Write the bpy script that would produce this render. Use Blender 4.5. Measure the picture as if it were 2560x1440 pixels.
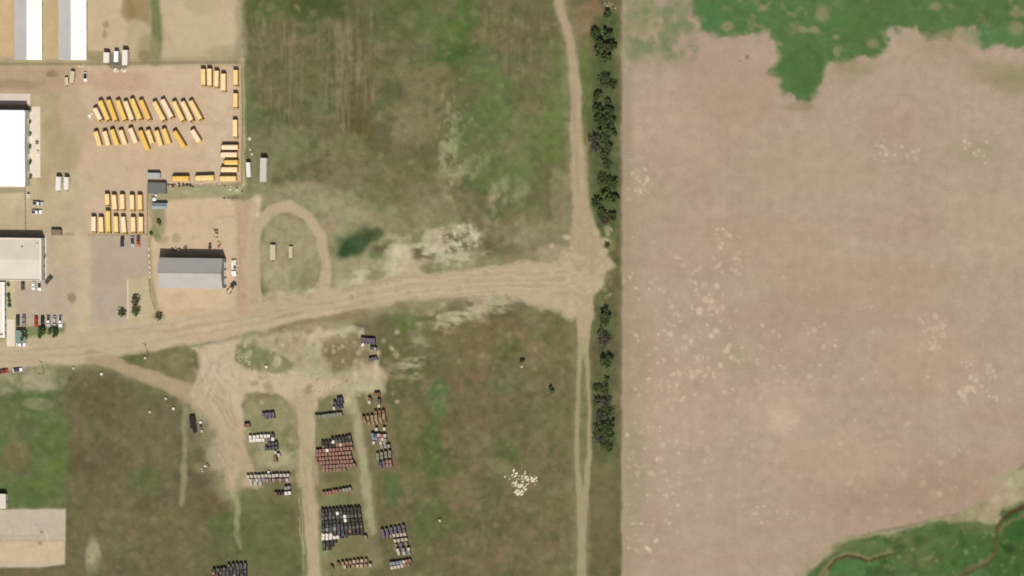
import bpy, bmesh, math, random
import numpy as np
from mathutils import Vector, Matrix

random.seed(11)
for o in list(bpy.data.objects):
    bpy.data.objects.remove(o)
scene = bpy.context.scene
COL = scene.collection

# ------------------------------------------------------------------ camera
# a far, slightly off-nadir view from high above, north up
TAN_E, TAN_N = 0.30, 0.05
DIST, WIDTH = 4000.0, 512.0
D = Vector((TAN_E, TAN_N, 1.0)).normalized()
UP = (Vector((0, 1, 0)) - D * D.y).normalized()
RIGHT = UP.cross(D).normalized()
CAM = D * DIST
cam_data = bpy.data.cameras.new('camera')
cam_data.sensor_width = 36.0
cam_data.lens = 36.0 * DIST / WIDTH
cam_data.clip_start = 10.0
cam_data.clip_end = 20000.0
cam = bpy.data.objects.new('camera', cam_data)
COL.objects.link(cam)
cam.matrix_world = Matrix((
    (RIGHT.x, UP.x, D.x, CAM.x),
    (RIGHT.y, UP.y, D.y, CAM.y),
    (RIGHT.z, UP.z, D.z, CAM.z),
    (0, 0, 0, 1)))
scene.camera = cam

# ------------------------------------------------------------------ light
SUN_EL, SUN_AZ = math.radians(56), math.radians(158)     # azimuth clockwise from north
world = bpy.data.worlds.new('World')
scene.world = world
world.use_nodes = True
wn = world.node_tree
sky = wn.nodes.new('ShaderNodeTexSky')
sky.sky_type = 'NISHITA'
sky.sun_disc = False
sky.sun_elevation = SUN_EL
sky.sun_rotation = SUN_AZ
sky.dust_density = 5.0
sky.ozone_density = 0.4
wn.links.new(sky.outputs[0], wn.nodes['Background'].inputs[0])
wn.nodes['Background'].inputs[1].default_value = 0.05
sd = bpy.data.lights.new('sun', 'SUN')
sd.energy = 3.95
sd.angle = math.radians(0.5)
sd.color = (1.0, 0.968, 0.91)
sun = bpy.data.objects.new('sun', sd)
COL.objects.link(sun)
sv = Vector((math.sin(SUN_AZ) * math.cos(SUN_EL), math.cos(SUN_AZ) * math.cos(SUN_EL), math.sin(SUN_EL)))
sun.rotation_euler = sv.to_track_quat('Z', 'Y').to_euler()
sun.location = sv * 500

scene.view_settings.view_transform = 'Standard'
scene.view_settings.look = 'None'
scene.view_settings.gamma = 1.0
scene.view_settings.use_curve_mapping = False
scene.view_settings.exposure = 0.0
scene.render.engine = 'CYCLES'
scene.cycles.filter_width = 1.7
GAIN = 1.28          # lit level of a white horizontal surface, to turn seen colours into base colours

# ------------------------------------------------------------------ helpers
def lin(c):
    c = np.asarray(c, dtype=np.float64) / 255.0
    return np.where(c <= 0.04045, c / 12.92, ((c + 0.055) / 1.055) ** 2.4)

def alb(c):
    return tuple(np.clip(lin(c) / GAIN, 0.002, 0.86))

def P(px, py, z=0.0):
    """ground point (map position) of a place in the picture, at height z"""
    s = WIDTH / DIST / 2560.0
    v = -D + RIGHT * ((px - 1280.0) * s) + UP * ((720.0 - py) * s)
    t = (z - CAM.z) / v.z
    return CAM + v * t

def Pnp(X, Y):
    s = WIDTH / DIST / 2560.0
    a = (X - 1280.0) * s
    b = (720.0 - Y) * s
    vx = -D.x + RIGHT.x * a + UP.x * b
    vy = -D.y + RIGHT.y * a + UP.y * b
    vz = -D.z + RIGHT.z * a + UP.z * b
    t = -CAM.z / vz
    return CAM.x + vx * t, CAM.y + vy * t

MATS = {}
def mat(name, rgb=None, rough=0.7, metal=0.0, spec=0.4, var=0.08, vscale=0.8, seen=None, bump=0.0):
    """procedural paint / metal / plastic with a little uneven colour"""
    if name in MATS:
        return MATS[name]
    if seen is not None:
        rgb = alb(seen)
    m = bpy.data.materials.new(name)
    m.use_nodes = True
    nt = m.node_tree
    b = nt.nodes['Principled BSDF']
    b.inputs['Roughness'].default_value = rough
    b.inputs['Metallic'].default_value = metal
    b.inputs['Specular IOR Level'].default_value = spec
    geo = nt.nodes.new('ShaderNodeNewGeometry')
    n = nt.nodes.new('ShaderNodeTexNoise')
    n.inputs['Scale'].default_value = vscale
    n.inputs['Detail'].default_value = 5
    nt.links.new(geo.outputs['Position'], n.inputs['Vector'])
    r = nt.nodes.new('ShaderNodeMapRange')
    r.inputs['From Min'].default_value = 0.3
    r.inputs['From Max'].default_value = 0.7
    r.inputs['To Min'].default_value = 1 - var
    r.inputs['To Max'].default_value = 1 + var
    nt.links.new(n.outputs['Fac'], r.inputs['Value'])
    mx = nt.nodes.new('ShaderNodeMix')
    mx.data_type = 'RGBA'
    mx.blend_type = 'MULTIPLY'
    mx.inputs['Factor'].default_value = 1.0
    mx.inputs['A'].default_value = (*rgb, 1)
    nt.links.new(r.outputs['Result'], mx.inputs['B'])
    nt.links.new(mx.outputs['Result'], b.inputs['Base Color'])
    MATS[name] = m
    return m

class MB:
    """collects boxes, prisms, tubes ... into one mesh"""
    def __init__(self):
        self.v, self.f, self.m = [], [], []
    def add(self, verts, faces, mi=0):
        o = len(self.v)
        self.v += [tuple(p) for p in verts]
        self.f += [tuple(i + o for i in f) for f in faces]
        self.m += [mi] * len(faces)
        return self
    def box(self, x0, x1, y0, y1, z0, z1, mi=0, b=0.0):
        if b <= 0:
            v = [(x0,y0,z0),(x1,y0,z0),(x1,y1,z0),(x0,y1,z0),(x0,y0,z1),(x1,y0,z1),(x1,y1,z1),(x0,y1,z1)]
            f = [(0,3,2,1),(4,5,6,7),(0,1,5,4),(1,2,6,5),(2,3,7,6),(3,0,4,7)]
            return self.add(v, f, mi)
        # chamfered top edges
        v = [(x0,y0,z0),(x1,y0,z0),(x1,y1,z0),(x0,y1,z0),
             (x0,y0,z1-b),(x1,y0,z1-b),(x1,y1,z1-b),(x0,y1,z1-b),
             (x0+b,y0+b,z1),(x1-b,y0+b,z1),(x1-b,y1-b,z1),(x0+b,y1-b,z1)]
        f = [(0,3,2,1),(8,9,10,11)]
        for i in range(4):
            j = (i + 1) % 4
            f += [(i, j, 4+j, 4+i), (4+i, 4+j, 8+j, 8+i)]
        return self.add(v, f, mi)
    def prism(self, prof, y0, y1, mi=0):
        """profile in x,z (counter-clockwise seen from -y) extruded along y"""
        n = len(prof)
        v = [(x, y0, z) for x, z in prof] + [(x, y1, z) for x, z in prof]
        f = [tuple(range(n)), tuple(range(2*n-1, n-1, -1))]
        for i in range(n):
            j = (i + 1) % n
            f.append((j, i, n+i, n+j))
        return self.add(v, f, mi)
    def tube(self, p0, p1, r0, r1, n=8, mi=0, cap=True):
        p0, p1 = Vector(p0), Vector(p1)
        d = (p1 - p0).normalized()
        a = d.orthogonal().normalized()
        b = d.cross(a)
        v = []
        for p, r in ((p0, r0), (p1, r1)):
            for k in range(n):
                t = 2 * math.pi * k / n
                v.append(p + a * (r * math.cos(t)) + b * (r * math.sin(t)))
        f = [(k, (k+1) % n, n + (k+1) % n, n + k) for k in range(n)]
        if cap:
            f += [tuple(range(n-1, -1, -1)), tuple(range(n, 2*n))]
        return self.add(v, f, mi)
    def mesh(self, name, mats, smooth=False):
        me = bpy.data.meshes.new(name)
        me.from_pydata(self.v, [], self.f)
        for m in (mats if isinstance(mats, (list, tuple)) else [mats]):
            me.materials.append(m)
        if any(self.m):
            me.polygons.foreach_set('material_index', self.m)
        if smooth:
            me.polygons.foreach_set('use_smooth', [True] * len(me.polygons))
        me.update()
        return me
    def obj(self, name, mats, parent=None, smooth=False):
        return put(name, self.mesh(name, mats, smooth), parent)

def put(name, me, parent=None, loc=None, rz=None, material=None):
    o = bpy.data.objects.new(name, me)
    COL.objects.link(o)
    if parent is not None:
        o.parent = parent
    if loc is not None:
        o.location = loc
    if rz is not None:
        o.rotation_euler = (0, 0, rz)
    if material is not None:
        o.material_slots[0].link = 'OBJECT'
        o.material_slots[0].material = material
    return o

def thing(name, label, cat, loc, rz=0.0, group=None):
    o = bpy.data.objects.new(name, None)
    o.empty_display_size = 0.5
    COL.objects.link(o)
    o.location = loc
    o.rotation_euler = (0, 0, rz)
    return tag(o, label, cat, group)

def tag(o, label, cat, group=None):
    o['label'] = label
    o['category'] = cat
    if group:
        o['group'] = group
    return o

ORD = ['first','second','third','fourth','fifth','sixth','seventh','eighth','ninth','tenth','eleventh','twelfth','thirteenth','fourteenth','fifteenth']

def axis(x1, y1, x2, y2, h):
    """centre, heading and length of a thing whose top's centre line is seen between two places"""
    a, b = P(x1, y1, h), P(x2, y2, h)
    d = b - a
    return (a + b) / 2, math.atan2(d.y, d.x), math.hypot(d.x, d.y)

# ================================================================== the ground
STEP = 3.0
gx = np.arange(-60, 2620 + 0.1, STEP)
gy = np.arange(-60, 1500 + 0.1, STEP)
X, Y = np.meshgrid(gx, gy)
NY, NX = X.shape
rng = np.random.default_rng(5)

def vnoise(xx, yy, sx, sy=None, seed=0):
    sy = sy or sx
    r = np.random.default_rng(seed)
    u, v = (xx + 4000) / sx, (yy + 4000) / sy
    iu, iv = np.floor(u).astype(int), np.floor(v).astype(int)
    fu, fv = u - iu, v - iv
    fu = fu * fu * (3 - 2 * fu)
    fv = fv * fv * (3 - 2 * fv)
    T = r.random((512, 512))
    g = lambda a, b: T[b % 512, a % 512]
    return (g(iu, iv) * (1-fu) * (1-fv) + g(iu+1, iv) * fu * (1-fv)
            + g(iu, iv+1) * (1-fu) * fv + g(iu+1, iv+1) * fu * fv) * 2 - 1

def fbm(s, seed, octs=4, sy=None, gain=0.55):
    o, a, t = 0, 1.0, 0
    for k in range(octs):
        o = o + a * vnoise(X, Y, s / 2**k, (sy or s) / 2**k, seed + k)
        t += a
        a *= gain
    return o / t
WN = fbm(34, 1, 4)           # edge wobble
W2 = fbm(34, 21, 4)
BIG = fbm(240, 31, 5)
BIG2 = fbm(190, 41, 5)
MID = fbm(70, 51, 4)
FINE = fbm(14, 61, 3)
VST = fbm(7, 71, 3, sy=90)  # long streaks running north-south
HST = fbm(160, 81, 3, sy=8)

C = np.zeros((NY, NX, 3))
HGT = np.zeros((NY, NX))
REG = np.zeros((NY, NX), dtype=int)     # which surface each place belongs to

def sstep(t):
    t = np.clip(t, 0, 1)
    return t * t * (3 - 2 * t)

def window(x0, y0, x1, y1, pad):
    j0 = max(0, int((y0 - pad - gy[0]) / STEP)); j1 = min(NY, int((y1 + pad - gy[0]) / STEP) + 2)
    i0 = max(0, int((x0 - pad - gx[0]) / STEP)); i1 = min(NX, int((x1 + pad - gx[0]) / STEP) + 2)
    return slice(j0, max(j0, j1)), slice(i0, max(i0, i1))

def lay(w, m, col, op, reg, dz=0.0):
    m = m * op
    C[w] = C[w] * (1 - m[..., None]) + lin(col) * m[..., None]
    if dz:
        HGT[w] = HGT[w] + dz * m
    if reg is not None:
        REG[w][m > 0.5] = reg

def seg_d(x, y, a, b):
    dx, dy = b[0]-a[0], b[1]-a[1]
    L = dx*dx + dy*dy + 1e-9
    t = np.clip(((x-a[0])*dx + (y-a[1])*dy) / L, 0, 1)
    return np.hypot(x - a[0] - t*dx, y - a[1] - t*dy), t

def poly(pts, col, soft=8, warp=6, op=1.0, reg=None, tex=None, dz=0.0):
    xs, ys = [p[0] for p in pts], [p[1] for p in pts]
    w = window(min(xs), min(ys), max(xs), max(ys), soft + warp * 2)
    x = X[w] + warp * W2[w]; y = Y[w] + warp * WN[w]
    if x.size == 0: return
    d = np.full(x.shape, 1e9); ins = np.zeros(x.shape, bool)
    n = len(pts)
    for i in range(n):
        a, b = pts[i], pts[(i+1) % n]
        d = np.minimum(d, seg_d(x, y, a, b)[0])
        if a[1] != b[1]:
            c = ((a[1] > y) != (b[1] > y)) & (x < (b[0]-a[0]) * (y-a[1]) / (b[1]-a[1]) + a[0])
            ins ^= c
    s = np.where(ins, d, -d)
    m = sstep(s / soft + 0.5)
    if tex is not None: m = m * np.clip(tex[w], 0, 1)
    lay(w, m, col, op, reg, dz)

def stroke(pts, wd, col, soft=6, warp=4, op=1.0, reg=None, tex=None, dz=0.0):
    ws = wd if isinstance(wd, (list, tuple)) else [wd] * len(pts)
    xs, ys = [p[0] for p in pts], [p[1] for p in pts]
    w = window(min(xs), min(ys), max(xs), max(ys), max(ws) + soft + warp * 2)
    x = X[w] + warp * W2[w]; y = Y[w] + warp * WN[w]
    if x.size == 0: return
    s = np.full(x.shape, -1e9)
    for i in range(len(pts) - 1):
        d, t = seg_d(x, y, pts[i], pts[i+1])
        s = np.maximum(s, (ws[i] * (1-t) + ws[i+1] * t) / 2 - d)
    m = sstep(s / soft + 0.5)
    if tex is not None: m = m * np.clip(tex[w], 0, 1)
    lay(w, m, col, op, reg, dz)

def blob(x0, y0, rx, ry, col, op=0.8, rot=0, soft=0.6, warp=0.35, reg=None, tex=None, dz=0.0):
    R = max(rx, ry) * 1.9
    w = window(x0, y0, x0, y0, R)
    x, y = X[w] - x0, Y[w] - y0
    if x.size == 0: return
    c, s_ = math.cos(math.radians(rot)), math.sin(math.radians(rot))
    u, v = (x*c + y*s_) / rx, (-x*s_ + y*c) / ry
    d = np.hypot(u, v) + warp * WN[w]
    m = sstep((1 - d) / soft + 0.5)
    if tex is not None: m = m * np.clip(tex[w], 0, 1)
    lay(w, m, col, op, reg, dz)

def speckle(x0, y0, x1, y1, n, col, r=(2.5, 5), op=(0.3, 0.8), seed=0, shape=None):
    q = np.random.default_rng(seed)
    for k in range(n):
        x, y = q.uniform(x0, x1), q.uniform(y0, y1)
        if shape and not shape(x, y): continue
        rr = q.uniform(*r)
        blob(x, y, rr * q.uniform(.7, 1.2), rr * q.uniform(.8, 1.5), col, q.uniform(*op), q.uniform(0, 180), 0.9, 0.5)

# ---- rough grass over everything
t = sstep(BIG * 0.9 + 0.5)[..., None]
t2 = sstep(BIG2 * 0.9 + 0.45)[..., None]
C[:] = lin((107, 96, 67)) * (1 - t) + lin((92, 92, 56)) * t
C[:] = C * (1 - 0.5 * t2) + lin((112, 104, 74)) * 0.5 * t2
OL, GR, BR, PALE = (96, 94, 60), (82, 96, 50), (102, 90, 62), (158, 150, 118)
TAN, ROAD, PINK = (190, 174, 143), (187, 171, 143), (200, 176, 150)

# ---- north-central meadow
poly([(600,-40),(1400,-40),(1440,300),(1440,560),(1000,640),(640,480),(600,300)], (100, 97, 64), 50, 20, 0.65)
for a in [(640,30,40,40,GR,.6),(700,15,70,30,(78,92,46),.8),(800,20,80,35,(66,80,38),.85),(770,60,40,30,(80,92,52),.6),
          (1010,40,90,60,(84,94,54),.7),(1060,120,60,60,(92,98,62),.5),(1130,100,48,66,(76,100,44),.9),(1165,35,28,50,(80,102,44),.8),
          (1180,140,80,28,(70,92,48),.75),(1240,150,60,22,(72,98,60),.6),(1150,190,60,30,(86,96,50),.7),(1210,270,70,50,(88,100,58),.6),
          (1260,330,60,60,(98,110,62),.7),(1370,120,40,40,(98,104,56),.6),(1390,260,34,70,(104,108,60),.6),(1380,360,30,60,(100,112,54),.8),
          (1320,300,40,60,(116,112,72),.6),(1160,330,80,40,(92,100,60),.5),(1200,440,40,50,(86,104,52),.8),(1250,420,60,50,(100,108,62),.6),
          (1290,380,30,40,(124,116,84),.6),(1220,530,40,40,(112,108,70),.6),(1310,540,60,30,(120,112,74),.6),(1340,580,28,24,(104,112,60),.75),
          (1250,520,18,40,(86,100,56),.75,40),(1300,510,20,24,(98,110,66),.6),
          (905,190,60,80,(106,98,68),.6),(985,220,34,30,(84,90,56),.7),(1060,200,70,40,(124,112,80),.65),(1030,300,70,60,(126,114,84),.75),
          (960,300,24,60,(92,98,62),.5),(880,270,46,110,(94,86,54),.6),(900,330,40,30,(84,78,42),.6),(830,240,40,70,(100,102,66),.6),
          (800,270,50,40,(102,108,72),.5),(690,300,40,40,(80,88,52),.6),(625,250,22,90,(94,102,62),.6),(640,300,20,60,(96,104,66),.5),
          (730,440,26,20,(100,102,66),.6),(775,450,14,12,(100,102,70),.5),(860,400,60,80,(124,114,82),.6),(930,440,60,60,(112,106,74),.5),
          (980,470,60,50,(120,106,76),.6),(930,480,20,60,(104,110,68),.5),(950,540,40,50,(100,108,68),.6),(1020,520,60,50,(116,110,74),.5),
          (1080,480,60,60,(118,110,76),.5),(700,380,60,60,(120,118,84),.6),(760,350,50,40,(116,116,82),.5),(740,500,90,40,(142,134,102),.7),
          (640,440,40,40,(120,120,84),.6),(870,560,80,50,(144,134,102),.7),(790,520,60,40,(140,132,100),.6),(1000,590,80,30,(136,128,96),.6),
          (1100,570,50,40,(122,112,82),.6),(1160,520,40,30,(124,114,86),.6)]:
    blob(a[0], a[1], a[2], a[3], a[4], a[5], a[6] if len(a) > 6 else 0)
# streaked old windrows
strk = sstep(VST * 1.6 + 0.25)
poly([(640,30),(760,60),(760,300),(700,330),(640,240)], (134,120,88), 40, 14, 0.55, tex=strk)
poly([(790,60),(940,20),(950,230),(900,330),(820,300),(790,180)], (130,116,86), 50, 18, 0.6, tex=strk)
poly([(820,80),(930,40),(940,330),(830,350)], (94,80,50), 60, 14, 0.5, tex=sstep(-VST * 1.6 + 0.25))
poly([(1180,20),(1400,20),(1400,240),(1220,200)], (122,108,80), 40, 14, 0.55, tex=sstep(VST * 1.2 + 0.3))
poly([(1200,60),(1400,20),(1410,180),(1240,130)], (100,90,60), 40, 14, 0.5, tex=sstep(BIG2 + .4))
# pale stony scabs, thin and broken
BRK = sstep(0.5 + 1.5 * fbm(16, 401, 3, sy=26) + .5 * fbm(60, 405, 2))
BRH = sstep(0.55 + 1.5 * fbm(30, 411, 3, sy=13) + .4 * fbm(60, 415, 2))
for a in [(1122,290,12,40),(1140,320,20,24),(1125,350,12,40),(1130,380,14,36),(1128,490,24,16),(1150,430,14,24),(1120,440,14,30),(1170,425,12,18),(1190,400,16,18)]:
    blob(a[0], a[1], a[2]*1.7, a[3]*1.25, (160, 153, 116), 0.55, 0, 1.4, 0.9, tex=BRK)
speckle(1105, 260, 1190, 440, 34, (168,162,124), (2,5), (.2,.5), 3)
for a in [(1040,600,70,24),(1000,640,60,30),(1090,630,44,26),(1010,680,60,18),(960,590,30,22),(1140,600,50,34),(1160,640,50,20)]:
    blob(a[0], a[1], a[2]*1.15, a[3]*1.2, (182, 170, 140), 0.85, -10, 1.3, 0.9, tex=BRH)
blob(1290,575,70,30,(136,122,92),.7,-20)
for a in [(1268,488,56,30,-30),(1238,505,22,50,25),(1290,470,40,24,10)]: blob(a[0], a[1], a[2], a[3], (156,149,116), .6, a[4], 1.4, .9, tex=BRK)
speckle(1100, 560, 1195, 630, 50, (200,192,160), (1.6,4.5), (.25,.7), 4)
blob(1070,672,34,14,(88,98,56),.85,-12); blob(1205,650,22,8,(110,104,70),.7,-8); blob(1290,640,34,9,(104,98,60),.8,-10); blob(950,695,26,10,(128,116,78),.7,-8)
pass; blob(930,585,30,18,(62,74,42),.8,-30)
blob(930,640,34,16,(108,112,70),.7,-10); blob(975,648,26,10,(110,112,72),.6)
blob(950,470,40,16,(110,112,72),.4,60)

# ---- south-central grass
poly([(165,905),(480,985),(600,1240),(600,1480),(160,1480),(160,1280)], (103,95,66), 44, 16, 0.85, tex=np.clip(0.75+MID*.5,0,1))
for a in [(260,1000,70,60,(96,86,52),.6),(330,1120,80,60,(110,98,68),.6),(240,1140,70,60,(92,82,54),.6),(370,1200,50,40,(86,96,56),.6),(300,1300,60,60,(110,98,70),.5),
          (230,1390,20,42,(160,152,120),.85),(420,1330,60,60,(108,96,66),.5),(360,1280,30,30,(92,84,50),.5),(540,1230,60,60,(102,84,58),.7),(570,1320,50,40,(84,98,52),.8),
          (600,1380,80,50,(86,96,54),.6),(660,1320,60,60,(90,100,56),.6),(700,1380,60,60,(88,94,54),.5),(500,1080,50,60,(112,108,76),.6),(500,1190,40,40,(98,86,58),.6),
          (300,1420,80,30,(100,92,62),.5),(350,960,50,30,(92,96,58),.5)]:
    blob(*a)
# green lawn in the corner
poly([(-60,925),(165,905),(168,1275),(-60,1275)], (94,102,64), 26, 10, 0.95, reg=None)
for a in [(80,1000,50,40,(76,96,44),.7),(130,1120,50,90,(84,104,48),.7),(90,1060,40,40,(84,100,56),.5),(60,1230,60,40,(82,102,50),.7),(45,1140,30,40,(112,100,66),.6),(120,1200,40,50,(92,108,50),.6),(30,1180,40,30,(98,102,64),.5)]:
    blob(*a)
poly([(-60,935),(60,925),(165,918),(165,955),(120,985),(60,975),(-60,1000)], (166,158,126), 20, 16, 0.75, tex=np.clip(.7+WN,0,1))
blob(180,918,30,10,(82,92,52),.7,-12); blob(100,1010,40,16,(140,134,100),.5)
# grass east of the tracks
for a in [(1040,820,60,50,(90,98,54),.75),(1010,800,34,30,(90,106,54),.7),(1180,830,120,50,(116,98,66),.75),(1340,790,50,24,(106,108,64),.8),(1360,830,60,50,(110,100,66),.6),
          (1260,900,40,50,(88,94,52),.8),(1170,910,60,50,(118,98,72),.55),(1340,900,60,50,(124,108,76),.6),(1180,950,60,40,(110,90,64),.6),(1270,950,60,40,(104,106,72),.6),
          (1100,1000,30,50,(84,110,64),.8),(1080,1120,24,90,(78,92,48),.85),(1140,1060,40,90,(108,94,66),.6),(1200,1080,24,120,(118,98,72),.5),(1290,1060,60,60,(92,94,56),.6),
          (1260,1130,40,30,(84,96,52),.7),(1080,1290,50,60,(84,96,52),.7),(1030,1210,40,50,(108,104,66),.5),(1150,1230,46,50,(116,100,72),.8),(1380,1040,50,50,(104,108,64),.6),
          (1360,1200,60,70,(108,98,66),.5),(1200,1380,120,50,(112,96,68),.6),(1340,1380,90,60,(114,100,72),.5),(1100,1390,60,40,(94,94,58),.5),(1250,1170,50,16,(124,118,82),.6,30),
          (980,1060,16,60,(78,98,48),.7),(985,1220,24,40,(80,104,60),.7),(965,1210,20,20,(84,100,56),.5),(1030,1060,30,40,(118,106,74),.5),
          ]:
    blob(*a)
for a in [(1040,905,30,60,12),(1005,930,30,30,0),(1150,780,84,34,-12),(1190,768,80,24,-8),(1115,806,36,24,0),(1250,770,40,16,0)]:
    blob(a[0], a[1], a[2], a[3], (176,164,132), .7, a[4], 1.4, .9, tex=BRH)
poly([(1310,880),(1440,860),(1440,1460),(1330,1460)], (112,102,70), 40, 16, 0.4)
speckle(620, 20, 1430, 640, 260, (122,114,84), (4,13), (.15,.45), 12)
speckle(620, 20, 1430, 640, 260, (78,84,48), (4,13), (.15,.45), 13)
speckle(180, 920, 600, 1440, 130, (122,110,80), (4,12), (.12,.35), 14)
speckle(980, 780, 1440, 1440, 170, (126,112,82), (4,13), (.15,.4), 15)
speckle(980, 780, 1440, 1440, 170, (80,86,50), (4,13), (.15,.4), 16)
speckle(170, 920, 600, 1440, 120, (80,80,48), (5,14), (.12,.35), 17)
speckle(0, 990, 165, 1270, 60, (112,118,78), (4,11), (.15,.4), 18)

# finer blotches, paler and darker, all over the rough grass
speckle(610, 0, 1440, 640, 500, (134,124,92), (3,9), (.1,.4), 112)
speckle(610, 0, 1440, 640, 420, (74,86,44), (3,9), (.1,.38), 113)
speckle(170, 920, 600, 1440, 260, (124,112,82), (3,9), (.1,.3), 114)
speckle(960, 780, 1440, 1440, 380, (130,118,88), (3,10), (.1,.35), 115)
speckle(960, 780, 1440, 1440, 320, (76,88,46), (3,10), (.1,.35), 116)
speckle(600, 1200, 960, 1440, 140, (128,122,88), (3,9), (.1,.35), 117)
blob(880,560,110,70,(150,141,108),.6); blob(760,490,120,34,(146,138,105),.65); blob(640,470,50,40,(140,134,100),.6); blob(1010,560,90,50,(132,124,90),.5); blob(870,660,60,60,(166,154,120),.6)
blob(640,400,34,90,(122,120,86),.6); blob(1080,540,60,60,(140,130,98),.45); blob(1350,600,60,50,(146,136,104),.55); blob(1395,500,24,100,(140,132,98),.45); blob(1390,640,50,30,(160,146,114),.6)
for a in [(1400,150,26,60),(1385,240,34,60),(1400,330,26,70),(1340,350,50,60),(1250,250,60,60),(1180,360,50,60),(1300,440,50,50),(1210,180,60,40),(1080,60,60,50)]: blob(a[0], a[1], a[2], a[3], (96,110,60), .55, 0, 1.3, .7)
# verges of the roads, trodden and dusty
stroke([(-60,894),(230,866),(560,808),(850,752),(1150,708),(1470,690)], [100,110,110,104,110,130], (150,139,106), 46, 16, 0.6)
stroke([(1388,-60),(1422,90),(1440,260),(1446,420),(1470,640)], [34,40,48,64,120], (146,136,102), 30, 10, 0.55)
stroke([(1460,780),(1456,900),(1457,1100),(1456,1460)], [70,52,50,46], (136,126,92), 26, 8, 0.5)
stroke([(225,888),(300,914),(400,952),(500,992)], 56, (138,126,94), 26, 8, 0.5)
stroke([(762,1000),(764,1180),(783,1360),(786,1500)], [90,64,62,56], (144,134,100), 34, 12, 0.55)
stroke([(520,985),(584,1090),(600,1200)], [130,120,130], (156,144,110), 50, 18, 0.6)
stroke([(862,985),(900,1110),(930,1400)], 46, (136,128,94), 24, 10, 0.5)
# ---- windbreak strip
poly([(1470,-60),(1556,-60),(1554,1480),(1476,1480)], (100,94,62), 10, 3, 0.9)
for a in [(1465,150,14,60,(98,112,54),.8),(1470,230,14,40,(94,106,54),.7),(1548,100,10,40,(86,108,50),.7),(1545,300,10,60,(74,88,44),.8),(1465,300,12,50,(88,98,52),.7),(1485,470,12,50,(96,104,66),.7),
          (1520,610,20,24,(106,112,60),.8),(1510,700,24,20,(128,118,84),.7),(1545,640,8,60,(96,92,54),.7),(1530,50,16,20,(84,98,56),.6),(1460,50,40,40,(134,116,86),.6),(1480,30,26,30,(128,104,74),.6),
          (1548,820,8,80,(112,98,68),.6),(1500,760,24,20,(112,108,72),.5),(1500,1180,30,50,(112,104,68),.5),(1510,1280,30,90,(110,98,68),.5),(1545,1100,8,70,(88,98,56),.5)]:
    blob(*a)
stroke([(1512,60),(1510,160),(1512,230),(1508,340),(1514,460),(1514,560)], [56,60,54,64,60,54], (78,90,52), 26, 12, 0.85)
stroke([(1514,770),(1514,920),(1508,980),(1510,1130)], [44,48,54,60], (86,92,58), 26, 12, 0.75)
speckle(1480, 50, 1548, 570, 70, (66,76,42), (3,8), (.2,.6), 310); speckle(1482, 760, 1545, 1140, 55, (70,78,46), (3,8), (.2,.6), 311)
stroke([(1552,-60),(1554,500),(1553,1000),(1554,1480)], 9, (92,86,54), 8, 2, 0.75)

# ---- bare field
FIELD = [(1556,-60),(2640,-60),(2640,1120),(2560,1158),(2520,1195),(2480,1240),(2420,1275),(2330,1300),(2220,1320),(2130,1345),(2060,1392),(2020,1440),(2000,1500),(1556,1500)]
poly(FIELD, (176,153,131), 8, 3, 1.0, reg=1)
inf = np.clip((X - 1562) / 30, 0, 1) * (REG == 1)
ft = (0.32 * BIG + 0.12 * MID + 0.15 * fbm(26, 201, 3, sy=900) + 0.2 * fbm(1100, 211, 3, sy=30) + 0.08 * FINE + .10 * fbm(5, 221, 2, sy=400))
C += (inf * ft)[..., None] * np.array([0.075, 0.075, 0.06])
for a in [(1700,330,120,80,(186,156,134),.5),(1850,200,120,60,(174,146,122),.5),(1850,280,90,60,(172,148,120),.45),(2000,420,200,80,(178,156,128),.5),(2050,780,240,50,(170,146,123),.45),
          (2150,700,220,60,(176,152,122),.5),(1700,1000,120,100,(180,154,130),.5),(1950,1020,80,60,(190,164,140),.6),(1955,1045,34,30,(200,174,150),.6),(2250,1250,200,50,(166,138,116),.6),
          (2400,1200,120,50,(164,138,114),.6),(2100,1150,140,60,(184,158,132),.5),(1600,900,24,160,(162,146,116),.6),(1590,1200,26,120,(156,146,114),.7),(2480,560,120,120,(182,160,132),.5),
          (2500,180,90,30,(148,138,102),.7),(2530,210,60,30,(140,132,96),.6),(2440,380,60,30,(158,148,116),.6),(2300,120,90,40,(166,148,118),.5),(2120,180,50,24,(154,144,108),.6),
          (1820,880,60,50,(170,152,124),.4),(1830,890,30,24,(164,156,124),.5),(1640,500,40,60,(172,152,124),.6),(1900,600,160,60,(178,152,124),.4),(2300,900,100,80,(182,156,128),.4)]:
    blob(a[0], a[1], a[2], a[3], a[4], a[5], 0, 1.1, 0.5)
stroke([(1568,-60),(1568,700),(1570,1500)], 26, (158,144,116), 22, 4, 0.75)
stroke([(1592,500),(1590,1000),(1595,1480)], 30, (164,148,120), 30, 8, 0.55)
stroke([(1565,120),(1600,140),(1700,150)], 40, (150,142,110), 40, 12, 0.5)
lob = lambda x, y: True
speckle(1565, 680, 1700, 1400, 85, (206,190,160), (2.2,5), (0.24,0.82), 20)
speckle(1690, 640, 1860, 1010, 90, (208,182,156), (3,6.5), (0.21,0.82), 21)
speckle(1860, 800, 2100, 1000, 34, (204,178,152), (3,6), (0.21,0.73), 22)
speckle(2290, 790, 2360, 890, 22, (206,180,156), (3,6), (0.28,0.82), 23)
speckle(2390, 900, 2500, 1010, 34, (206,180,156), (3,7), (0.24,0.78), 24)
speckle(1600, 940, 2000, 1250, 70, (200,174,150), (3,7), (0.14,0.54), 25)
speckle(2180, 350, 2300, 410, 22, (202,186,158), (2.5,5), (0.21,0.68), 26)
speckle(2390, 330, 2500, 410, 16, (206,190,162), (2.5,6), (0.21,0.68), 27)
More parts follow.
